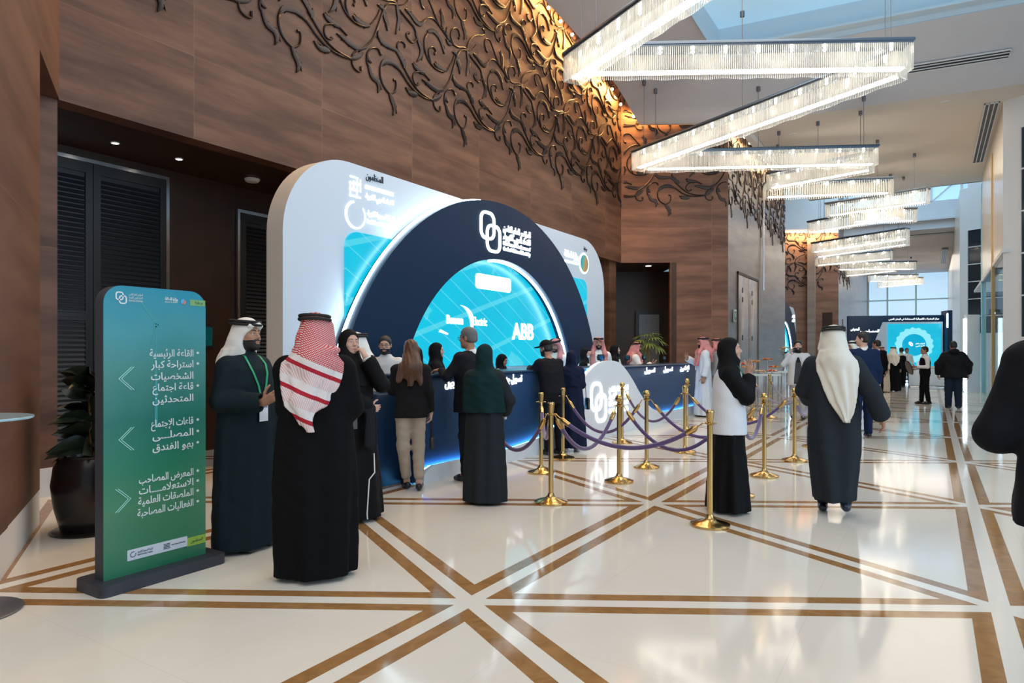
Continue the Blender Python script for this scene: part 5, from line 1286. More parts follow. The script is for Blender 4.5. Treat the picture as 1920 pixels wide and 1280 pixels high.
class Person:
    def __init__(s, label, loc, rz, h=1.75, lean=(0, 0), head=(0, 0), q=1.0, fem=False, arms=None, skin_=TAN, group=None):
        s.root = empty('person', (loc[0], loc[1], 0), R(rz), label, 'person', group, h / 1.755)
        s.lean, s.q, s.fem, s.skin = lean, q, fem, skin_
        s.M = np.array(Matrix.Rotation(R(head[0]), 3, 'Z') @ Matrix.Rotation(R(head[1]), 3, 'X'))
        s.hc = np.array(s.S((0, 0.02, 1.62)))
        s.arms = dict(HANG); s.arms.update(arms or {})
        s.legs = [((sx * 0.095, 0.01, 0.5), (sx * 0.105, -0.02, 0.075), 0) for sx in (1, -1)]
        s.sh = 0.158 if fem else 0.178
        s.rows = None
    def S(s, p):
        k = max(0, p[2] - 0.95); return (p[0] + s.lean[0] * k, p[1] + s.lean[1] * k, p[2])
    def H(s, p): return xf(p, s.M, s.hc)
    def hpt(s, p): return s.M @ np.array(p, float) + s.hc
    # ---- the body
    def body(s, beard=None, hair='black', glasses=False):
        q = s.q; parts = []
        v = Vol(s.hc - np.array((0.19, 0.2, 0.24)), s.hc + np.array((0.19, 0.2, 0.17)), 0.0046 * q)
        f = 0.94 if s.fem else 1.0
        A = lambda *p, k=0.02: v.add(*[s.H(x) for x in p], k=k)
        A(ell((0, -0.012, 0.03), (0.074, 0.094, 0.086)), ell((0, 0.02, -0.03), (0.062 * f, 0.068, 0.082)), k=0.03)
        A(ell((0, 0.03, -0.072), (0.050 * f, 0.052, 0.044)), ell((0, 0.068, -0.098), (0.022 * f, 0.020, 0.017)), k=0.03)
        A(cone((-0.034, 0.074, 0.024), (0.034, 0.074, 0.024), 0.012, 0.012), k=0.016)
        A(ell((0.040, 0.062, -0.030), (0.018, 0.02, 0.02)), ell((-0.040, 0.062, -0.030), (0.018, 0.02, 0.02)), k=0.02)
        v.sub(s.H(ell((0.031, 0.096, 0.001), (0.018, 0.017, 0.0115))), s.H(ell((-0.031, 0.096, 0.001), (0.018, 0.017, 0.0115))), k=0.012)
        for sx in (-1, 1):
            A(cone((sx * 0.017, 0.0845, 0.0100), (sx * 0.045, 0.0745, 0.0075), 0.0062, 0.0055), cone((sx * 0.019, 0.083, -0.0085), (sx * 0.043, 0.075, -0.0065), 0.0052, 0.005), k=0.005)
        A(cone((0, 0.083, 0.010), (0, 0.105, -0.024), 0.0060, 0.0095), ell((0.0095, 0.095, -0.031), (0.0068, 0.009, 0.0068)), ell((-0.0095, 0.095, -0.031), (0.0068, 0.009, 0.0068)), k=0.010)
        A(cone((-0.017, 0.085, -0.058), (0.017, 0.085, -0.058), 0.0055, 0.0055), k=0.007); A(cone((-0.014, 0.084, -0.068), (0.014, 0.084, -0.068), 0.0068, 0.0068), k=0.007)
        A(ell((0.075, -0.008, -0.008), (0.009, 0.018, 0.032)), ell((-0.075, -0.008, -0.008), (0.009, 0.018, 0.032)), k=0.006)
        nb = np.array(s.S((0, -0.02, 1.40))); nt = s.hpt((0, -0.018, -0.07))
        v.add(cone(nt, nb, 0.052 * f, 0.060 * f), k=0.03)
        def local(P): return (P - s.hc) @ s.M
        def bmask(p):
            x, y, z = p[..., 0], p[..., 1], p[..., 2]
            jaw = (z < -0.045 + 0.5 * np.maximum(0, 0.03 - y)) & (y > -0.015) & (z > -0.135) & (np.abs(x) < 0.09)
            mou = ((x / 0.024) ** 2 + ((z + 0.0635) / 0.0125) ** 2 < 1) & (y > 0.07)
            mus = (np.abs(x) < 0.032) & (z > -0.053) & (z < -0.041) & (y > 0.075)
            return (jaw & ~mou) | mus
        if beard:
            G = np.stack(np.broadcast_arrays(v.ax[0][:, None, None], v.ax[1][None, :, None], v.ax[2][None, None, :]), -1)
            v.D -= (0.004 * bmask(local(G))).astype(np.float32)
        V, Q = v.mesh(); c = local(V[Q].mean(1)); x, y, z = np.abs(c[:, 0]), c[:, 1], c[:, 2]
        mi = np.zeros(len(Q), np.int32)
        mi[((x / 0.022) ** 2 + ((z + 0.0635) / 0.0098) ** 2 < 1) & (y > 0.080)] = 1
        if beard: mi[bmask(c)] = 3
        parts.append((V, Q, mi))
        for sx in (-1, 1):                                            # eyebrows
            C = catmull([(sx * 0.012, 0.0905, 0.0215), (sx * 0.024, 0.0902, 0.0262), (sx * 0.038, 0.0865, 0.0275), (sx * 0.050, 0.0785, 0.0225)], 4); n = len(C); P = []
            for i, c_ in enumerate(C):
                r = (0.0026 if s.fem else 0.0038) * (1 - 0.55 * (i / (n - 1)) ** 2)
                for k in range(6): P.append((c_[0], c_[1] + 0.5 * r * math.sin(k * PI / 3), c_[2] + r * math.cos(k * PI / 3)))
            F = [(i * 6 + k, i * 6 + (k + 1) % 6, i * 6 + 6 + (k + 1) % 6, i * 6 + 6 + k) for i in range(n - 1) for k in range(6)]
            parts.append((np.array(P) @ s.M.T + s.hc, np.array(F), 3))
        for sx in (-1, 1):                                            # eyes
            for r, off, m_ in ((0.0122, 0.0, 2), (0.0066, 0.0066, 3)):
                n = 10; P = []; F = []
                for i in range(n + 1):
                    for k in range(n): P.append((math.sin(PI * i / n) * math.cos(2 * PI * k / n) * r, math.sin(PI * i / n) * math.sin(2 * PI * k / n) * r, -math.cos(PI * i / n) * r))
                for i in range(n):
                    for k in range(n): F.append((i * n + k, i * n + (k + 1) % n, (i + 1) * n + (k + 1) % n, (i + 1) * n + k))
                P = (np.array(P) + np.array((sx * 0.031, 0.0715 + off, 0.001))) @ s.M.T + s.hc; parts.append((P, np.array(F), m_))
        # trunk, arms and legs
        v = Vol((-0.75, -0.6, 0.0), (0.75, 0.8, 1.56), 0.017)
        S = s.S
        v.add(cone(S((0, -0.02, 1.47)), S((0, -0.01, 1.25)), 0.055, 0.105), cone(S((0, 0, 1.25)), S((0, 0, 0.98)), 0.105, 0.11), cone(S((-0.07, 0, 0.95)), S((0.07, 0, 0.95)), 0.10, 0.10), cone(S((-0.12, -0.01, 1.40)), S((0.12, -0.01, 1.40)), 0.045, 0.045), k=0.06)
        for i, sx in enumerate((1, -1)):
            kn, an, yaw = s.legs[i]; d = np.array((math.sin(R(-yaw)), math.cos(R(-yaw)), -0.25)) * 0.15
            v.add(cone((sx * 0.085, 0, 0.92), kn, 0.085, 0.055), cone(kn, an, 0.052, 0.036), cone(an, np.array(an) + d, 0.032, 0.026), k=0.03)
        for sd, sx in (('R', 1), ('L', -1)):
            e_, w_, d, n, c = s.arms[sd]
            v.add(cone(S((sx * s.sh, -0.01, 1.385)), e_, 0.042, 0.036), cone(e_, w_, 0.036, 0.027), k=0.03)
        V, Q = v.mesh(); parts.append((V, Q, 0))
        for sd, sx in (('R', 1), ('L', -1)):                          # hands with five fingers
            e_, w_, d, n, c = s.arms[sd]
            w_ = np.array(w_, float); d = unit(d); n = np.array(n, float); n = unit(n - d * (n @ d)); t_ = np.cross(d, n) * sx
            v = Vol(w_ - 0.21, w_ + 0.21, 0.0052 * max(1, q * 0.8)); sc = 0.92 if s.fem else 1.0
            B = lambda a, b, g=0.0: w_ + (d * a + t_ * b + n * g) * sc
            v.add(cone(w_ - unit(w_ - np.array(e_)) * 0.08, w_, 0.028, 0.024), k=0.01)
            for b in (0.027, 0.009, -0.009, -0.026): v.add(cone(B(0.005, b * 0.55), B(0.088 - abs(b - 0.005) * 0.25, b), 0.0165 * sc, 0.0115 * sc), k=0.018)
            for j, (b, L) in enumerate(((0.028, 0.070), (0.0095, 0.079), (-0.0095, 0.073), (-0.0275, 0.056))):
                p = B(0.088 - abs(b - 0.005) * 0.25, b); a = c * 0.5 * (1 + 0.12 * j); r = 0.0088
                spread = t_ * b * 2.2 * (1 - c)
                for fr in (0.45, 0.31, 0.24):
                    a += c * 0.62; dd = unit(d * math.cos(a) + n * math.sin(a) + spread); p2 = p + dd * L * fr * sc
                    v.add(cone(p, p2, r * sc, (r - 0.0010) * sc), k=0.003); p = p2; r -= 0.0008
            p = B(0.022, 0.020, 0.004); a = 0.0
            for L, r, (kd, kt, kn_) in ((0.046, 0.0125, (0.62, 0.78, 0.25)), (0.034, 0.0105, (0.80, 0.55, 0.30 + c * 0.3)), (0.028, 0.0095, (0.92, 0.25, 0.3 + c * 0.5))):
                p2 = p + unit(d * kd + t_ * kt + n * kn_) * L * sc; v.add(cone(p, p2, r * sc, (r - 0.0015) * sc), k=0.006); p = p2
            V, Q = v.mesh(); parts.append((V, Q, 0))
        s.body_ob = np_mesh('body', parts, [skin(s.skin), M_LIP[s.skin], M_EYE, M_HAIR[hair]], s.root)
        if glasses:
            m = MB()
            for sx in (-1, 1):
                m.tube([s.hpt((sx * 0.032 + 0.020 * math.cos(a), 0.104, -0.002 + 0.017 * math.sin(a))) for a in [2 * PI * i / 16 for i in range(16)]], 0.0018, 5, 0, True)
                m.tube([s.hpt((sx * 0.052, 0.103, 0.004)), s.hpt((sx * 0.074, 0.06, 0.006)), s.hpt((sx * 0.078, -0.005, 0.004))], 0.0017, 5)
            m.tube([s.hpt((-0.012, 0.106, 0.003)), s.hpt((0, 0.108, 0.006)), s.hpt((0.012, 0.106, 0.003))], 0.0017, 5)
            m.build('glasses', M_DARK, s.root)
        return s
    # ---- clothes
    def tri(s, rows): return [(z, s.S((0, 0, z))[0] + (r[2] if len(r) > 2 else 0), s.S((0, 0, z))[1] + (r[3] if len(r) > 3 else 0), r[0], r[1]) for z, *r in rows]
    def garment(s, name, rows, m, folds=(), sleeve=(0.066, 0.056, 0.056), sh=0.072, gr=0.0, vox=0.0105, cuts=(), extra=(), reach=0.86, e=2.4):
        T = s.tri(rows); s.rows = s.rows if s.rows and name not in ('robe', 'jacket', 'abaya', 'thobe') else T
        lo = np.array([-0.62, -0.55, T[0][0] - 0.03]); hi = np.array([0.62, 0.72, 1.58])
        v = Vol(lo, hi, vox * s.q)
        v.add(prof(T, folds, e), k=0.02)
        a = s.sh - 0.03
        if T[-1][0] > 1.36 and sh: v.add(cone(s.S((-a, -0.01, 1.385)), s.S((a, -0.01, 1.385)), sh, sh), k=0.05)
        if sleeve:
            for sd, sx in (('R', 1), ('L', -1)):
                e_, w_ = np.array(s.arms[sd][0], float), np.array(s.arms[sd][1], float)
                p0 = np.array(s.S((sx * s.sh, -0.01, 1.375)))
                v.add(cone(p0, e_, sleeve[0], sleeve[1]), k=0.045); v.add(cone(e_, e_ + (w_ - e_) * reach, sleeve[1], sleeve[2]), k=0.03)
                if reach > 0.5: v.sub(cone(e_ + (w_ - e_) * (reach + 0.03), w_ + unit(w_ - e_) * 0.1, sleeve[2] * 0.72, sleeve[2] * 0.9), k=0.014)
        for p in extra: v.add(p, k=0.03)
        for p in cuts: v.sub(p, k=0.008)
        v.displace(lambda X, Y, Z: 0.0022 * np.sin(38 * Z + 9 * X + 7 * Y) * np.sin(21 * X - 17 * Y + 5 * Z) + gr * np.sin(14 * Z + 22 * X) * np.sin(26 * Y - 6 * Z))
        V, Q = v.mesh()
        return np_mesh(name, [(V, Q, 0)], [m], s.root)
    def robe(s, m, z0=0.03, hem=0.27, w=1.0, name='robe', fold=0.014, tuck=(), **kw):
        f = (0.92 if s.fem else 1.0) * w
        rows = [(z0, hem, hem * 0.74), (0.35, 0.5 * hem + 0.12 * f, 0.37 * hem + 0.09 * f), (0.65, 0.235 * f, 0.170 * f), (0.92, 0.222 * f, 0.160 * f), (1.08, 0.205 * f, 0.145 * f), (1.25, 0.208 * f, 0.148 * f), (1.36, 0.195 * f, 0.130 * f), (1.42, 0.150 * f, 0.105), (1.465, 0.085, 0.080), (1.50, 0.066, 0.066)]
        kw.setdefault('sleeve', (0.075, 0.068, 0.075))
        return s.garment(name, rows, m, folds=((7, 0.6, 1.5, fold, 0.0), (11, 2.1, -2.0, fold * 0.5, 0.0), (4, 1.0, 0.5, fold * 0.7, 0.0)), **kw)
    def jacket(s, m, z0=0.80, w=1.0, name='jacket', open_=0.0, **kw):
        f = (0.90 if s.fem else 1.0) * w
        rows = [(z0, 0.205 * f, 0.150 * f), (0.95, 0.196 * f, 0.146 * f), (1.10, 0.185 * f, 0.135 * f), (1.25, 0.200 * f, 0.142 * f), (1.36, 0.190 * f, 0.125 * f), (1.42, 0.145 * f, 0.10), (1.46, 0.080, 0.074)]
        cuts = list(kw.pop('cuts', ()))
        if open_: cuts.append(cone(s.S((0, 0.17, 1.46)), s.S((0, 0.20, 0.75)), 0.05 * open_, 0.085 * open_))
        kw['extra'] = list(kw.get('extra', ())) + [ell(s.S((sx * (s.sh - 0.004), -0.01, 1.402)), (0.078, 0.070, 0.046)) for sx in (-1, 1)]
        return s.garment(name, rows, m, folds=((5, 0.3, 2.0, 0.005, 0.0),), sleeve=kw.pop('sleeve', (0.064, 0.052, 0.047)), cuts=cuts, **kw)
    def shirt(s, m, name='shirt', **kw):
        f = 0.86 if s.fem else 0.94
        rows = [(0.90, 0.165 * f, 0.125 * f), (1.10, 0.165 * f, 0.122 * f), (1.25, 0.182 * f, 0.130 * f), (1.36, 0.170 * f, 0.112 * f), (1.42, 0.125, 0.092), (1.455, 0.078, 0.076), (1.50, 0.066, 0.066)]
        return s.garment(name, rows, m, sleeve=kw.pop('sleeve', None), sh=0.055, **kw)
    def trousers(s, m, w=1.0, zc_=0.09, name='trousers'):
        v = Vol((-0.4, -0.55, 0.0), (0.4, 0.55, 1.06), 0.0105 * s.q)
        v.add(prof([(0.84, 0, 0, 0.165 * w, 0.125 * w), (1.02, 0, 0, 0.150 * w, 0.115 * w)]), k=0.03)
        for i, sx in enumerate((1, -1)):
            kn, an, yaw = s.legs[i]; kn = np.array(kn, float); an = np.array(an, float)
            en = kn + (an - kn) * min(1.0, (kn[2] - zc_) / max(1e-3, kn[2] - an[2]))
            v.add(cone((sx * 0.085, 0, 0.88), kn, 0.095 * w, 0.074 * w), cone(kn, en, 0.074 * w, 0.062 * w), k=0.035)
        v.displace(lambda X, Y, Z: 0.0035 * np.sin(55 * Z + 20 * Y) * np.sin(25 * X + 10 * Z))
        V, Q = v.mesh(); return np_mesh(name, [(V, Q, 0)], [m], s.root)
    def shoes(s, m=None, sole=None, low=False):
        for i in (0, 1):
            kn, an, yaw = s.legs[i]; an = np.array(an, float); d = np.array((math.sin(R(-yaw)), math.cos(R(-yaw)), 0)); g = an * np.array((1, 1, 0)) + np.array((0, 0, max(0, an[2] - 0.075)))
            up = 0.55 * max(0, an[2] - 0.075); tip = g + d * 0.185 - np.array((0, 0, up)); heel = g - d * 0.055
            v = Vol(np.minimum(tip, heel) - 0.09, np.maximum(tip, heel) + np.array((0.09, 0.09, 0.14)), 0.008 * min(s.q, 1.3))
            z = np.array((0, 0, 1.0))
            v.add(cone(heel + z * 0.038, g + d * 0.10 + z * 0.034, 0.038, 0.040), cone(g + d * 0.10 + z * 0.034, tip - d * 0.02 + z * 0.026, 0.040, 0.027), k=0.02)
            if not low: v.add(cone(g + z * 0.04, g + z * 0.085, 0.042, 0.040), k=0.02)
            V, Q = v.mesh(); mi = 0
            ms = [m or M_SHOE]
            if sole: ms.append(sole); mi = (V[Q].mean(1)[:, 2] < g[2] + 0.016 - 0.0).astype(np.int32)
            np_mesh('shoe', [(V, Q, mi)], ms, s.root)
        return s
    def hijab(s, m, cape=True, zc_=1.22, w=1.0):
        v = Vol((-0.36, -0.36, zc_ - 0.05) + np.append(np.array(s.S((0, 0, 1.4)))[:2], 0), np.array((0.36, 0.38, 1.82)) + np.append(np.array(s.S((0, 0, 1.4)))[:2], 0), 0.0085 * s.q)
        H = s.H
        v.add(H(ell((0, -0.016, 0.024), (0.084, 0.110, 0.100))), H(ell((0, -0.035, -0.045), (0.080, 0.094, 0.10))), H(ell((0, 0.000, -0.105), (0.074, 0.082, 0.07))), k=0.04)
        n0 = s.hpt((0, -0.01, -0.09)); v.add(cone(n0, s.S((0, 0.0, 1.43)), 0.082, 0.095), k=0.05)
        if cape:
            T = s.tri([(zc_, 0.205 * w, 0.150 * w), (1.33, 0.198 * w, 0.145 * w), (1.40, 0.168 * w, 0.125 * w), (1.46, 0.105, 0.10), (1.50, 0.08, 0.085)])
            v.add(prof(T, ((6, 0.4, 9.0, 0.008, 0.003), (9, 1.0, -7.0, 0.004, 0.0)), 2.2), k=0.03); a = s.sh - 0.04; v.add(cone(s.S((-a, -0.01, 1.385)), s.S((a, -0.01, 1.385)), 0.082, 0.082), k=0.04)
        v.displace(lambda X, Y, Z: 0.0018 * np.sin(60 * Z + 35 * X + 12 * Y))
        v.sub(H(ell((0, 0.112, -0.016), (0.070, 0.098, 0.090))), k=0.010)
        V, Q = v.mesh(); return np_mesh('hijab', [(V, Q, 0)], [m], s.root)
    def ghutra(s, m, zb=1.12, front=0.0, back=1.0, sweep=0.0, agal=True, knot=False, bw=1.0, tilt=0.0, side=True):
        v = Vol((-0.46, -0.46, min(zb, 1.15) - 0.05) + np.append(np.array(s.S((0, 0, 1.4)))[:2], 0), np.array((0.46, 0.42, 1.84)) + np.append(np.array(s.S((0, 0, 1.4)))[:2], 0), 0.0088 * s.q)
        H = s.H
        v.add(H(ell((0, -0.014, 0.028), (0.094, 0.118, 0.108))), H(ell((0, -0.05, -0.06), (0.098, 0.095, 0.11))), k=0.04)
        v.add(H(cone((-0.062, 0.078, 0.062), (0, 0.106, 0.066), 0.016, 0.017)), H(cone((0.062, 0.078, 0.062), (0, 0.106, 0.066), 0.016, 0.017)), k=0.02)
        for sx in (-1, 1) if side else ():
            v.add(H(cone((sx * 0.080, 0.045, 0.05), (sx * 0.100, 0.02, -0.09), 0.026, 0.034)), k=0.03)
            if front: v.add(cone(s.hpt((sx * 0.098, 0.02, -0.09)), s.S((sx * 0.125, 0.115, 1.40)), 0.038, 0.05), cone(s.S((sx * 0.125, 0.115, 1.40)), s.S((sx * 0.115, 0.165, 1.40 - front)), 0.05, 0.062, 0.5), k=0.03)
        if back:
            n0 = s.hpt((0, -0.06, -0.08)); sw = sweep
            v.add(cone(n0, s.S((sw * 0.2, -0.09, 1.42)), 0.105, 0.13), k=0.05)
            T = s.tri([(zb, 0.018 * bw, 0.025, sw, -0.175), (zb + 0.08, 0.062 * bw, 0.045, sw * 0.92, -0.168), (zb + 0.4 * (1.32 - zb), 0.112 * bw, 0.058, sw * 0.72, -0.155), (1.32, 0.170 * bw, 0.080, sw * 0.3, -0.115), (1.42, 0.175 * bw, 0.10, sw * 0.15, -0.085), (1.50, 0.12, 0.10, 0, -0.06)])
            v.add(prof(T, ((9, 0.4, 6.0, 0.007, 0.007), (5, 1.3, -4.0, 0.008, 0.004)), 2.0), k=0.04)
        if knot: v.add(xf(ell((0, 0, 0), (0.17, 0.07, 0.045)), np.array(Matrix.Rotation(R(-16), 3, 'Y')), s.S((0.01, -0.12, 1.46))), cone(s.S((0.10, -0.15, 1.42)), s.S((-0.08, -0.20, 1.18)), 0.05, 0.045, 0.7), cone(s.S((-0.08, -0.20, 1.18)), s.S((0.02, -0.20, 0.92)), 0.045, 0.018, 0.7), k=0.03)
        v.displace(lambda X, Y, Z: 0.0022 * np.sin(45 * X + 28 * Z) * np.sin(30 * Y - 22 * Z + 11 * X))
        v.sub(H(ell((0, 0.128, -0.038), (0.074, 0.100, 0.108))), H(cone((0, 0.12, -0.08), (0, 0.16, -0.30), 0.056, 0.085)), k=0.012)
        if not side: v.sub(H(ell((0, 0.085, -0.075), (0.13, 0.088, 0.105))), k=0.02)
        V, Q = v.mesh(); o = np_mesh('headscarf', [(V, Q, 0)], [m], s.root)
        if agal:
            g = MB()
            for dz, k in ((0.0, 1.0), (0.022, 0.965)):
                g.tube([s.hpt((0.097 * k * math.cos(a), -0.014 + 0.121 * k * math.sin(a), 0.083 + dz + (0.006 + tilt) * math.sin(a) * -1)) for a in [2 * PI * i / 36 for i in range(36)]], 0.0108, 8, 0, True)
            g.build('agal', M_AGAL, s.root)
        return o
    def hair(s, kind='black', style='short'):
        v = Vol(s.hc - np.array((0.26, 0.30, 0.42)), s.hc + np.array((0.26, 0.2, 0.18)), 0.0075 * s.q); H = s.H
        v.add(H(ell((0, -0.014, 0.032), (0.082, 0.103, 0.094))), H(ell((0, -0.045, -0.02), (0.078, 0.07, 0.06))), k=0.02)
        if style == 'short': v.sub(H((lambda X, Y, Z: -(np.maximum(0.0 * X + 0.846 * Y - 0.534 * Z - 0.030, -0.062 - Z + 0.0 * X)) * -1.0 * -1.0, np.array([-0.3] * 3), np.array([0.3] * 3))) if False else H((lambda X, Y, Z: -np.maximum(0.846 * Y - 0.534 * Z - 0.030 + 0 * X, -0.062 - Z + 0 * X), np.array([-0.3] * 3), np.array([0.3] * 3))), k=0.01)
        else:
            v.add(cone(s.hpt((0, -0.05, -0.03)), s.S((0, -0.12, 1.42)), 0.09, 0.13, 0.75), cone(s.S((-0.07, -0.13, 1.42)), s.S((-0.15, -0.155, 1.27)), 0.075, 0.03, 0.7), cone(s.S((0.06, -0.13, 1.42)), s.S((0.10, -0.165, 1.24)), 0.075, 0.028, 0.7), cone(s.S((0, -0.14, 1.42)), s.S((-0.02, -0.165, 1.20)), 0.08, 0.03, 0.7), k=0.03)
            v.displace(lambda X, Y, Z: 0.0030 * np.sin(150 * X + 40 * Y + 3 * np.sin(11 * Z)) + 0.004 * np.sin(55 * X + 6 * np.sin(7 * Z + 1)) * (Z < s.hc[2] + 0.04))
            v.sub(H(ell((0, 0.11, -0.03), (0.064, 0.095, 0.10))), k=0.02)
        V, Q = v.mesh(); return np_mesh('hair', [(V, Q, 0)], [M_HAIR[kind]], s.root)
    def cap(s, m):
        v = Vol(s.hc - 0.2, s.hc + 0.25, 0.007 * s.q); H = s.H
        v.add(H(ell((0, -0.012, 0.045), (0.087, 0.107, 0.090))), k=0.01); v.sub(H(box_((0, 0, -0.08), (0.3, 0.3, 0.115))), k=0.006)
        v.add(H(ell((0, 0.125, 0.040), (0.070, 0.085, 0.010))), k=0.012)
        V, Q = v.mesh(); return np_mesh('cap', [(V, Q, 0)], [m], s.root)
    def front(s, x, z):
        T = np.array(s.rows); g = lambda i: np.interp(z, T[:, 0], T[:, i]); u = min(0.95, abs((x - g(1)) / g(3)))
        return g(2) + g(4) * (1 - u ** 2.4) ** (1 / 2.4)
    def lanyard(s, m, z=1.16, badge=True, off=0.012):
        p = []
        for x, zz in ((-0.075, 1.46), (-0.085, 1.40), (-0.07, 1.33), (-0.04, 1.24), (-0.006, z)): p.append((x, zz))
        L = [s.S((-0.055, -0.05, 1.495))] + [s.S((x, 0, zz))[:1] + (s.front(x, zz) + off, zz) for x, zz in p]
        for sx in (1, -1):
            g = MB(); V = []; F = []
            for q_ in L: V += [(q_[0] * sx - 0.009, q_[1], q_[2]), (q_[0] * sx + 0.009, q_[1], q_[2]), (q_[0] * sx + 0.009, q_[1] - 0.004, q_[2]), (q_[0] * sx - 0.009, q_[1] - 0.004, q_[2])]
            for i in range(len(L) - 1):
                for k in range(4): F.append((i * 4 + k, i * 4 + (k + 1) % 4, i * 4 + 4 + (k + 1) % 4, i * 4 + 4 + k))
            g.add(V, F, 0, True); g.build('lanyard', m, s.root)
        if badge:
            y = max(s.front(0, z - 0.1), s.front(0, z)) + 0.018; g = MB(); g.bbox((-0.045, y, z - 0.16), (0.045, y + 0.004, z - 0.02), 0.002); g.box((-0.038, y + 0.004, z - 0.06), (0.038, y + 0.0045, z - 0.03), 1); g.build('badge', [mat('badge_white', (0.75, 0.78, 0.84), 0.3), mat('badge_print', (0.25, 0.35, 0.5), 0.4)], s.root)
    def collar(s, m):
        v = Vol(np.array(s.S((-0.12, -0.14, 1.42))), np.array(s.S((0.12, 0.12, 1.54))), 0.006); v.add(cone(s.S((0, -0.025, 1.43)), s.hpt((0, -0.022, -0.135)), 0.072, 0.058), k=0.01)
        V, Q = v.mesh(); np_mesh('shirt_collar', [(V, Q, 0)], [m], s.root)

# ------------------------------------------------------------------ the people
GREEN_L = mat('lanyard_green', (0.02, 0.36, 0.16), 0.6)
def at(dx, dy, dz): return (dx, dy, dz)
# the man in a white headscarf by the direction board
P = Person('man in a white headscarf and dark navy robe with green lanyard, beside the green board', (-4.48, 3.28), -80, 1.775, head=(4, 4), arms=dict(
    R=((0.25, 0.0, 1.13), (0.13, 0.29, 1.12), (-0.2, 0.85, 0.5), (-0.8, -0.4, 0.2), 0.3), L=((-0.26, 0.02, 1.12), (-0.27, 0.10, 0.88), (0, 0.2, -1), (1, 0.1, 0), 0.7)))
P.body(beard=True); P.robe(cloth((0.010, 0.020, 0.026), 0.8), hem=0.25, w=1.06, fold=0.010); P.ghutra(M_GHWHITE, zb=1.28, sweep=0.06, bw=0.9, tilt=0.012, side=False); P.hair(); P.lanyard(GREEN_L, 1.13)
g = MB(); g.bbox((-0.31, 0.02, 0.60), (-0.285, 0.24, 0.86), 0.006); g.build('green_folder', mat('folder_green', (0.02, 0.25, 0.12), 0.5), P.root)
P.shoes(low=True)
# the man in the red checked headscarf, seen from behind
P = Person('man in a red and white checked headscarf and black cloak, seen from behind', (-3.51, 3.11), 42, 1.775, head=(-12, 0), arms=dict(
    R=((0.225, 0.05, 1.12), (0.14, 0.27, 1.02), (-0.6, 0.6, 0.0), (-0.6, -0.4, 0), 0.5), L=((-0.175, 0.09, 1.12), (-0.10, 0.27, 1.02), (0.6, 0.6, 0.0), (0.6, -0.4, 0), 0.5)))
P.body(); P.robe(cloth((0.004, 0.004, 0.005), 0.85), hem=0.25, w=1.10, fold=0.012, name='cloak', sleeve=(0.09, 0.085, 0.085)); P.ghutra(M_GHBAND, zb=1.02, sweep=-0.05, knot=True, bw=1.05); P.shoes(low=True)
# the woman with her hand at her mouth
P = Person('woman in a black hijab and abaya with her hand raised to her mouth', (-4.40, 4.36), -96, 1.73, fem=True, lean=(0, -0.15), head=(-10, 0), skin_=FAIR, arms=dict(
    R=((0.20, 0.13, 1.17), (0.0, 0.20, 1.03), (-0.9, 0.2, -0.1), (0, -1, 0.1), 0.45), L=((-0.17, 0.17, 1.23), (-0.035, 0.105, 1.485), (0.26, -0.42, 0.85), (0.3, -0.9, 0), 0.75)))
P.body(); ab = cloth(BLK, 0.7); P.robe(ab, hem=0.27, name='abaya', sleeve=(0.07, 0.07, 0.075), reach=0.82); P.hijab(cloth((0.008, 0.008, 0.009), 0.75))
g = MB()
for w_, e_ in ((P.arms['L'][1], P.arms['L'][0]), ):
    w_, e_ = Vector(w_), Vector(e_); g.tube([e_.lerp(w_, 0.70), e_.lerp(w_, 0.80), e_.lerp(w_, 0.98)], [0.05, 0.050, 0.040], 14)
g.build('shirt_cuff', cloth(WHT), P.root)
g = MB(); g.bbox((0.15, -0.02, 0.86), (0.24, 0.24, 1.02), 0.02); g.build('handbag', mat('bag_taupe', (0.075, 0.065, 0.06), 0.45), P.root)
g = MB(); g.tube([(0.20, 0.0, 1.0), (0.215, 0.03, 1.22), (0.17, 0.0, 1.42), (0.10, -0.10, 1.45)], 0.012, 6); g.tube([(0.195, 0.2, 0.92), (0.21, 0.205, 0.935)], 0.02, 8); g.build('bag_strap', MATS['bag_taupe'], P.root)
v = Vol((-0.1, 0.05, 0.62), (0.26, 0.36, 1.12), 0.009); v.add(cone((0.14, 0.17, 1.06), (0.0, 0.21, 1.02), 0.055, 0.045), cone((0.02, 0.235, 1.02), (0.03, 0.24, 0.72), 0.045, 0.06, 0.5), k=0.04); V, Q = v.mesh(); np_mesh('folded_coat', [(V, Q, 0)], [cloth((0.014, 0.014, 0.017), 0.8)], P.root)
g = MB(); g.tube([(-0.04, 0.215, 0.62), (-0.03, 0.235, 0.45), (0.04, 0.245, 0.40), (0.06, 0.24, 0.1), (0.06, 0.245, 0.05)], 0.006, 6); g.build('white_piping', cloth(WHT), P.root)
P.shoes(low=True)
P = Person('man in a white headscarf, almost hidden behind the woman with her hand at her mouth', (-5.09, 5.06), 150, 1.72, q=1.5, head=(0, 0)); P.body(beard=True); P.robe(cloth((0.70, 0.69, 0.67)), name='thobe'); P.ghutra(M_GHWHITE, zb=1.25); P.shoes(low=True)
# clerk with beard and glasses
P = Person('bearded clerk with glasses and a white thobe behind the near end of the counter', (-5.98, 6.50), 205, 1.735, q=1.15, head=(10, -6), skin_=FAIR, lean=(0.0, 0.12), arms=dict(
    R=((0.27, 0.12, 1.16), (0.20, 0.36, 1.13), (-0.2, 1, 0), (0, 0, -1), 0.3), L=((-0.27, 0.12, 1.16), (-0.20, 0.36, 1.13), (0.2, 1, 0), (0, 0, -1), 0.3)))
P.body(beard=True, glasses=True); P.hair(); P.robe(cloth((0.66, 0.66, 0.66)), name='thobe'); P.shoes()
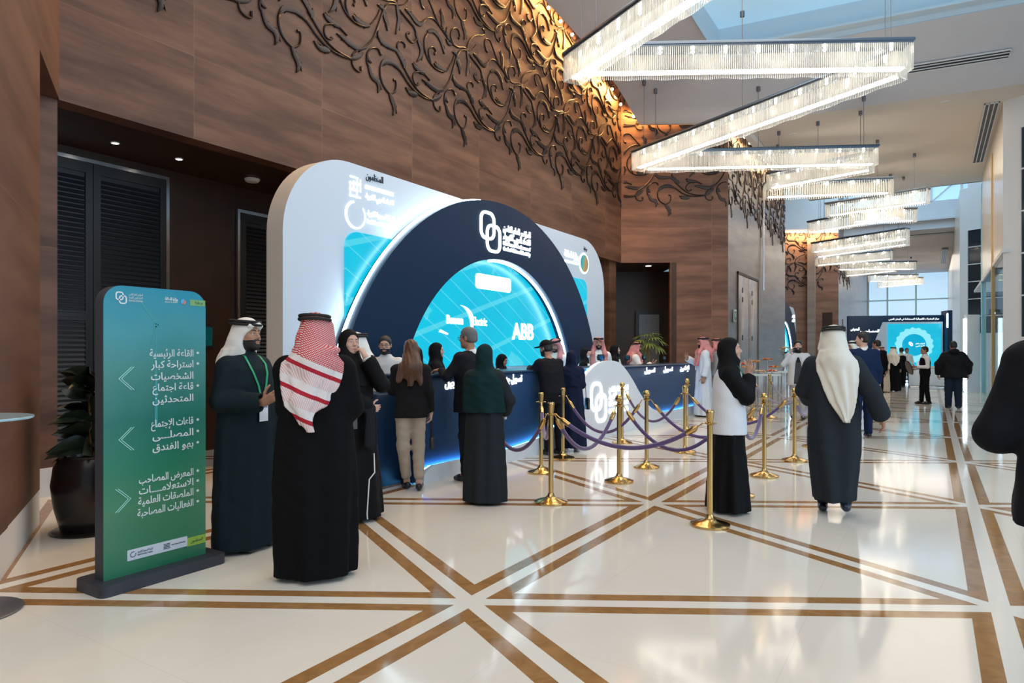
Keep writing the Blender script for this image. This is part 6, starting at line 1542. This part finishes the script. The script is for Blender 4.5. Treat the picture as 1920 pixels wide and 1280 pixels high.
# woman with long brown hair
P = Person('woman with long brown hair, black blazer and beige trousers at the counter', (-4.83, 5.62), 44, 1.66, fem=True, head=(10, -6), skin_=FAIR, arms=dict(
    R=((0.215, -0.04, 1.13), (0.235, 0.03, 0.885), (0, 0.05, -1), (-1, 0.1, 0), 0.55), L=((-0.21, 0.06, 1.15), (-0.14, 0.27, 1.18), (0.2, 1, 0), (0, 0, -1), 0.3)))
P.legs = [((0.09, 0.03, 0.5), (0.095, -0.03, 0.085), -8), ((-0.085, 0.0, 0.5), (-0.04, 0.10, 0.085), 12)]
P.body(hair='brown'); P.hair('brown', 'long'); P.jacket(cloth((0.012, 0.011, 0.012), 0.8), z0=0.84, w=1.05, name='blazer'); P.trousers(cloth((0.46, 0.37, 0.29), 0.85), 0.98, zc_=0.17); P.shoes(MATS['shoe_black'], low=True)
g = MB(); g.tube([(0.245, 0.05, 0.80), (0.25, 0.06, 0.72), (0.25, 0.06, 0.60)], 0.008, 6); g.tube([(0.235, 0.04, 0.80), (0.238, 0.05, 0.70), (0.24, 0.05, 0.60)], 0.008, 6); g.bbox((0.225, -0.02, 0.47), (0.275, 0.12, 0.60), 0.012); g.build('small_handbag', mat('bag_black', (0.012, 0.012, 0.013), 0.3), P.root)
# hijab clerks, near half
P = Person('clerk in a black hijab seen in profile between the brown-haired woman and the grey-haired man', (-6.02, 7.55), -50, 1.66, fem=True, q=1.4, skin_=FAIR); P.body(); P.robe(ab, name='abaya'); P.hijab(cloth((0.008, 0.008, 0.009), 0.75)); P.shoes(low=True)
P = Person('clerk in black headwear peeping out beside the long brown hair', (-5.86, 6.98), 190, 1.60, fem=True, q=1.5, head=(0, -12), lean=(0, 0.1)); P.body(); P.robe(ab, name='abaya'); P.hijab(cloth((0.008, 0.008, 0.009), 0.75)); P.shoes(low=True)
# grey haired man in a dark suit
P = Person('grey-haired man in a dark suit leaning one hand on the counter', (-4.60, 6.44), 84, 1.82, q=1.0, lean=(0.0, 0.05), head=(16, -4), skin_=TAN, arms=dict(
    L=((-0.30, 0.10, 1.18), (-0.15, 0.33, 1.25), (-0.2, 1, -0.1), (0, 0, -1), 0.35), R=((0.24, 0.10, 1.16), (0.14, 0.32, 1.25), (0, 1, 0), (0, 0, -1), 0.3)))
P.body(hair='grey', glasses=True); P.hair('grey'); P.collar(cloth(WHT)); P.jacket(cloth((0.010, 0.010, 0.013), 0.75), z0=0.78, w=1.08); P.trousers(cloth((0.010, 0.010, 0.013), 0.75), 1.0); P.shoes()
# the woman in dark green
P = Person('woman in a dark green hijab and charcoal abaya standing with her back turned', (-3.78, 5.52), 18, 1.60, fem=True, head=(-14, -4), skin_=FAIR, arms=dict(
    R=((0.26, 0.06, 1.13), (0.17, 0.20, 0.985), (-0.25, 0.5, -0.75), (-0.8, 0.3, 0), 0.4), L=((-0.20, 0.10, 1.12), (-0.02, 0.22, 1.02), (0.9, 0.2, -0.2), (0, -1, 0), 0.4)))
gr_ = cloth((0.006, 0.026, 0.028), 0.8); P.body(); P.robe(cloth((0.018, 0.022, 0.026), 0.8), hem=0.235, w=0.98, name='abaya', fold=0.010); P.hijab(gr_, zc_=1.0, w=1.17); P.shoes(low=True)
g = MB(); g.bbox((0.17, 0.19, 0.90), (0.18, 0.27, 1.03), 0.003); g.build('phone', mat('phone_white', (0.6, 0.6, 0.62), 0.3), P.root)
P = Person('clerk in a black hijab looking down behind the counter, before the cyan screen', (-6.0, 9.25), -78, 1.49, fem=True, q=1.25, head=(0, -16), skin_=TAN); P.body(); P.robe(cloth(WHT), name='coat'); P.hijab(cloth((0.008, 0.008, 0.009), 0.75), zc_=1.33, w=0.8); P.shoes(low=True)
# man in a black cap leaning on the counter, woman in navy
P = Person('man in a black cap and dark jacket leaning on the counter', (-4.74, 8.72), 62, 1.70, q=1.1, lean=(0.0, 0.30), head=(24, -10), skin_=TAN, arms=dict(
    L=((-0.30, 0.22, 1.25), (-0.14, 0.46, 1.325), (0.7, 0.7, 0), (0, 0, -1), 0.4), R=((0.30, 0.22, 1.25), (0.14, 0.46, 1.325), (-0.7, 0.7, 0), (0, 0, -1), 0.4)))
P.body(beard=True); P.hair(); P.cap(cloth((0.008, 0.008, 0.010), 0.7)); P.jacket(cloth((0.010, 0.010, 0.013), 0.85), z0=0.78, w=1.08); P.trousers(cloth((0.012, 0.012, 0.016), 0.85)); P.shoes()
P = Person('woman in a navy hijab and abaya facing the counter beside the capped man', (-4.66, 9.14), 40, 1.55, fem=True, q=1.15, arms=dict(
    R=((0.21, 0.09, 1.14), (0.14, 0.28, 1.14), (0, 1, 0.2), (0, 0, -1), 0.4), L=((-0.21, 0.09, 1.14), (-0.14, 0.28, 1.14), (0, 1, 0.2), (0, 0, -1), 0.4)))
nv = cloth((0.008, 0.013, 0.038), 0.8); P.body(); P.robe(nv, hem=0.25, name='abaya', z0=0.07); P.hijab(nv, zc_=1.12, w=1.05); P.shoes(cloth((0.6, 0.6, 0.62), 0.6))
g = MB(); g.bbox((0.26, -0.06, 0.72), (0.32, 0.14, 0.92), 0.02); g.tube([(0.29, 0.10, 0.91), (0.26, 0.06, 1.2), (0.17, 0.0, 1.44)], 0.006, 6); g.build('shoulder_bag', MATS['bag_black'], P.root)
# clerks at the far half of the counter
def clerk(label, loc, rz, h, **kw):
    P = Person(label, loc, rz, h, q=1.35, **kw); P.body(beard=True); P.robe(cloth(WHT), name='thobe'); P.ghutra(M_GHRED, zb=1.2, front=0.22); P.shoes(low=True); return P
clerk('clerk in a red checked headscarf looking down, behind the capped man', (-5.98, 11.1), 185, 1.77, head=(0, -14))
P = Person('clerk in a black hijab and white face mask behind the counter', (-5.95, 12.25), -70, 1.61, fem=True, q=1.3, head=(-6, -6), skin_=FAIR); P.body(); P.robe(ab, name='abaya'); P.hijab(cloth((0.008, 0.008, 0.009), 0.75), zc_=1.34, w=0.8); P.shoes(low=True)
v = Vol(P.hc - 0.15, P.hc + 0.15, 0.007); v.add(P.H(ell((0, 0.060, -0.062), (0.052, 0.046, 0.044))), k=0.01); V, Q = v.mesh(); np_mesh('face_mask', [(V, Q, 0)], [cloth((0.66, 0.74, 0.78), 0.8)], P.root)
P.garment('vest', [(0.8, 0.205, 0.155), (1.1, 0.200, 0.150), (1.3, 0.200, 0.150), (1.40, 0.17, 0.125)], cloth(WHT), sleeve=None, sh=0)
clerk('bearded clerk in a red checked headscarf and white thobe facing the hall', (-5.98, 13.0), 208, 1.84, head=(0, 0))
P = Person('clerk in a black hijab and white vest in profile beside the white swoosh top', (-5.96, 13.8), -62, 1.70, fem=True, q=1.3, skin_=FAIR); P.body(); P.robe(ab, name='abaya'); P.hijab(cloth((0.008, 0.008, 0.009), 0.75), zc_=1.34, w=0.8); P.shoes(low=True)
P.garment('vest', [(0.8, 0.205, 0.155), (1.1, 0.200, 0.150), (1.3, 0.200, 0.150), (1.40, 0.17, 0.125)], cloth(WHT), sleeve=None, sh=0); P.lanyard(GREEN_L, 1.2, off=0.03)
clerk('clerk in a red checked headscarf in profile, gesturing with an open hand', (-5.96, 15.05), -66, 1.76, arms=dict(R=((0.25, 0.12, 1.12), (0.16, 0.36, 1.22), (-0.1, 0.8, 0.5), (-0.6, -0.3, 0.7), 0.2), L=((-0.2, 0.14, 1.12), (-0.12, 0.37, 1.2), (0.2, 0.8, 0.5), (0.6, -0.3, 0.7), 0.2)))
# two visitors at the far end of the counter
P = Person('man in red checked headscarf and pale thobe at the far counter end', (-4.58, 15.85), 118, 1.88, q=1.25, arms=dict(R=((0.22, 0.12, 1.18), (0.12, 0.34, 1.28), (-0.3, 0.5, 0.8), (-0.5, -0.5, 0), 0.5)))
P.body(beard=True); P.robe(cloth((0.62, 0.68, 0.74)), name='thobe'); P.ghutra(M_GHRED, zb=1.2, front=0.25); P.shoes(low=True); P.lanyard(GREEN_L, 1.18)
P = Person('man in a red checked headscarf and grey robe close behind the pale thobe', (-4.48, 16.7), 96, 1.86, q=1.3); P.body(beard=True); P.robe(cloth((0.26, 0.27, 0.28)), name='robe'); P.ghutra(M_GHRED, zb=1.15, front=0.25); P.shoes(low=True)
# the woman in the white vest
P = Person('woman in a white vest over a black abaya, hands raised to her chin', (-1.64, 6.50), -66, 1.66, fem=True, head=(-14, 3), skin_=FAIR, arms=dict(
    R=((0.20, 0.14, 1.15), (0.055, 0.195, 1.375), (-0.08, 0.0, 1), (0.6, -0.5, 0), 0.15), L=((-0.19, 0.14, 1.15), (-0.045, 0.19, 1.37), (0.1, 0.0, 1), (-0.35, -0.75, 0), 0.3)))
P.body(); P.robe(ab, hem=0.27, name='abaya', sleeve=(0.066, 0.072, 0.066), reach=0.80, fold=0.016); P.hijab(cloth((0.008, 0.008, 0.009), 0.75), zc_=1.33, w=0.86)
P.garment('vest', [(0.78, 0.232, 0.178, 0, -0.005), (0.92, 0.224, 0.170), (1.08, 0.208, 0.155), (1.25, 0.196, 0.150), (1.36, 0.160, 0.132), (1.425, 0.12, 0.105), (1.44, 0.11, 0.10)], cloth((0.74, 0.76, 0.80), 0.75), sleeve=None, sh=0, cuts=[cone((0.235, 0.02, 1.40), (0.235, 0.08, 1.20), 0.085, 0.085), cone((-0.235, 0.02, 1.40), (-0.235, 0.08, 1.20), 0.085, 0.085)])
P.lanyard(GREEN_L, 1.22, False, off=0.02)
P.shoes()
# man in a white headscarf walking away
P = Person('man in a long white headscarf and dark grey robe walking away', (-0.78, 6.93), 8, 1.765, head=(4, 0), arms=dict(
    R=((0.31, -0.08, 1.14), (0.40, 0.02, 0.90), (0.2, 0.3, -0.9), (-1, 0.2, 0), 0.4), L=((-0.25, 0.06, 1.14), (-0.20, 0.26, 1.04), (0.2, 0.8, -0.3), (1, 0, 0), 0.5)))
P.legs = [((0.09, 0.03, 0.5), (0.10, -0.14, 0.135), 0), ((-0.09, 0.06, 0.5), (-0.09, 0.05, 0.08), 0)]
gy = cloth((0.022, 0.027, 0.034), 0.8); P.body(); P.garment('robe', [(0.13, 0.165, 0.19, 0, -0.02), (0.35, 0.19, 0.185, 0, -0.01), (0.65, 0.222, 0.170), (0.92, 0.222, 0.160), (1.08, 0.212, 0.150), (1.25, 0.218, 0.152), (1.36, 0.205, 0.135), (1.42, 0.155, 0.108), (1.465, 0.085, 0.08), (1.5, 0.066, 0.066)], gy, folds=((7, 0.6, 2.5, 0.014, 0.0), (4, 1.0, 3.5, 0.014, 0.0)), sleeve=(0.085, 0.078, 0.085))
P.ghutra(cloth((0.78, 0.74, 0.65), 0.7, 'ivory_headcloth'), zb=0.86, sweep=0.10, bw=0.95); P.trousers(gy, 0.8); P.shoes(mat('shoe_navy', (0.012, 0.02, 0.04), 0.25))
# man on the phone
P = Person('man in a pale grey blazer and dark top talking on a phone', (-2.58, 16.4), 192, 1.80, q=1.3, skin_=FAIR, arms=dict(
    R=((0.30, 0.10, 1.20), (0.145, 0.07, 1.47), (-0.22, -0.12, 0.95), (-0.9, 0, 0), 0.45), L=((-0.24, -0.02, 1.12), (-0.25, 0.05, 0.88), (0, 0.1, -1), (1, 0, 0), 0.4)))
P.body(beard=True); P.hair(); P.shirt(cloth((0.02, 0.02, 0.022))); P.jacket(cloth((0.60, 0.60, 0.60)), z0=0.74, w=1.1, name='blazer', open_=1.3); P.trousers(cloth((0.42, 0.41, 0.41))); P.shoes(mat('shoe_blue', (0.02, 0.04, 0.09), 0.5))
P.garment('waistcoat', [(0.78, 0.185, 0.150), (1.0, 0.175, 0.142), (1.25, 0.165, 0.130)], cloth((0.06, 0.062, 0.066)), sleeve=None, sh=0)
g = MB(); g.bbox((0.090, 0.02, 1.53), (0.100, 0.09, 1.66), 0.003); g.build('phone', M_DARK, P.root)
# navy suit and the people around him
P = Person('tall man in a navy blue suit with his head turned left', (-1.02, 13.25), 20, 1.89, q=1.2, head=(62, 0), skin_=FAIR); P.legs = [((0.10, 0.08, 0.5), (0.12, 0.14, 0.08), 0), ((-0.09, 0.0, 0.5), (-0.12, -0.10, 0.09), 0)]
P.body(hair='black'); P.hair(); P.collar(cloth(WHT)); ns = cloth((0.008, 0.020, 0.062), 0.7); P.jacket(ns, z0=0.76, w=1.08); P.trousers(ns); P.shoes(sole=cloth((0.6, 0.6, 0.6)))
P = Person('man in a white headscarf and thobe half hidden behind the navy suit', (-1.30, 14.6), 140, 1.74, q=1.5, skin_=OLIVE); P.body(beard=True); P.robe(cloth(WHT), name='thobe'); P.ghutra(M_GHWHITE, zb=1.2); P.shoes(low=True)
P = Person('man in a black suit walking just behind the navy suit', (-1.35, 22.2), 30, 1.90, q=1.5, head=(40, 0), skin_=TAN); P.body(); P.hair(); P.collar(cloth(WHT)); P.jacket(cloth(BLK)); P.trousers(cloth(BLK)); P.shoes()
P = Person('man in a red headscarf and cream cloak in the middle distance', (-1.62, 29.2), 160, 1.74, q=1.6); P.body(beard=True); P.robe(cloth((0.62, 0.54, 0.43)), name='cloak', w=1.12, hem=0.29); P.ghutra(M_GHRED, zb=1.2, front=0.2); P.shoes(low=True)
P = Person('man in a white headscarf and black robe beside the cream cloak', (-1.27, 30.2), -20, 1.74, q=1.6); P.body(); P.robe(cloth(BLK), name='robe'); P.ghutra(M_GHWHITE, zb=1.0, sweep=0.16, bw=1.3); P.shoes(low=True)
def waiter(label, loc, rz, h, arms=None):
    P = Person(label, loc, rz, h, q=1.6, arms=arms); P.legs = [((0.09, 0.04, 0.5), (0.10, 0.06, 0.08), 0), ((-0.09, 0.0, 0.5), (-0.10, -0.06, 0.08), 0)]
    P.body(); P.hair(); P.shirt(cloth(WHT), sleeve=(0.056, 0.05, 0.043)); P.collar(cloth(WHT)); P.garment('waistcoat', [(0.90, 0.178, 0.142), (1.10, 0.172, 0.132), (1.25, 0.186, 0.138), (1.36, 0.165, 0.118), (1.41, 0.11, 0.09)], cloth(BLK), sleeve=None, sh=0); P.trousers(cloth(BLK)); P.shoes(); return P
waiter('waiter in a black waistcoat walking towards the far lit stand', (-1.1, 33.6), 30, 1.75, dict(R=((0.25, 0.1, 1.12), (0.2, 0.3, 1.08), (-0.2, 0.8, 0), (0, 0, 1), 0.4)))
P = Person('dark-haired person in a white shirt facing the hall before the far lit stand', (-0.95, 35.4), 190, 1.74, q=1.7, skin_=TAN); P.body(); P.hair(); P.shirt(cloth(WHT), sleeve=(0.056, 0.05, 0.043)); P.trousers(cloth(BLK)); P.shoes()
P = waiter('waiter in a black waistcoat and white shirt holding a round tray on edge', (-0.16, 23.1), 112, 1.71, dict(R=((0.22, 0.02, 1.10), (0.08, 0.30, 1.04), (-0.2, 0.9, 0), (-0.6, 0, 0.6), 0.6), L=((-0.24, 0.02, 1.12), (-0.10, 0.30, 1.12), (0.2, 0.9, 0), (0.6, 0, 0.6), 0.6)))
tr = empty('serving_tray', (-0.16 - 0.43 * 0.927, 23.1 - 0.43 * 0.375, 1.06), R(112), 'dark round serving tray held upright by a waiter', 'tray'); g = MB(); g.lathe([(0.001, -0.012), (0.20, -0.012), (0.225, 0.012), (0.215, 0.014), (0.195, -0.004), (0.001, -0.004)], (0, 0, 0), 28); o = g.build('tray_dish', mat('tray_brown', (0.055, 0.03, 0.02), 0.35), tr); o.rotation_euler = (R(72), 0, 0)
# padded jacket and jeans
P = Person('heavy-set man in a black padded jacket and jeans seen from behind', (0.50, 21.5), 6, 1.83, q=1.25, head=(6, -10), arms=dict(R=((0.33, -0.02, 1.14), (0.33, 0.05, 0.88), (0, 0.1, -1), (-1, 0, 0), 0.5), L=((-0.33, -0.02, 1.14), (-0.33, 0.05, 0.88), (0, 0.1, -1), (1, 0, 0), 0.5)))
P.legs = [((0.10, 0.02, 0.5), (0.11, -0.01, 0.08), -10), ((-0.10, 0.02, 0.5), (-0.11, 0.02, 0.08), 10)]
P.body(); P.hair(); P.jacket(cloth((0.007, 0.007, 0.009), 0.6), z0=0.80, w=1.42, name='padded_jacket', sleeve=(0.095, 0.088, 0.07), gr=0.006, extra=[ell((0, -0.07, 1.47), (0.12, 0.10, 0.08))]); P.trousers(cloth((0.014, 0.022, 0.042)), 1.22); P.shoes(cloth((0.05, 0.05, 0.06)), cloth((0.6, 0.6, 0.6)))
# the dark suit cut off by the right edge
P = Person('person in a black suit close to the viewer, cut off by the right edge', (0.49, 3.06), 2, 1.86, arms=dict(
    L=((-0.27, -0.02, 1.14), (-0.16, 0.24, 1.13), (0.7, 0.5, 0.2), (0.3, -0.6, 0.5), 0.6), R=((0.30, 0.02, 1.14), (0.12, 0.27, 1.16), (-0.7, 0.5, 0.2), (-0.3, -0.6, 0.5), 0.6)))
P.body(); P.hair(); P.collar(cloth(WHT)); bs = cloth((0.008, 0.009, 0.013), 0.8); P.jacket(bs, z0=0.84, w=1.14, sleeve=(0.074, 0.066, 0.058)); P.trousers(bs, 1.05); P.shoes()
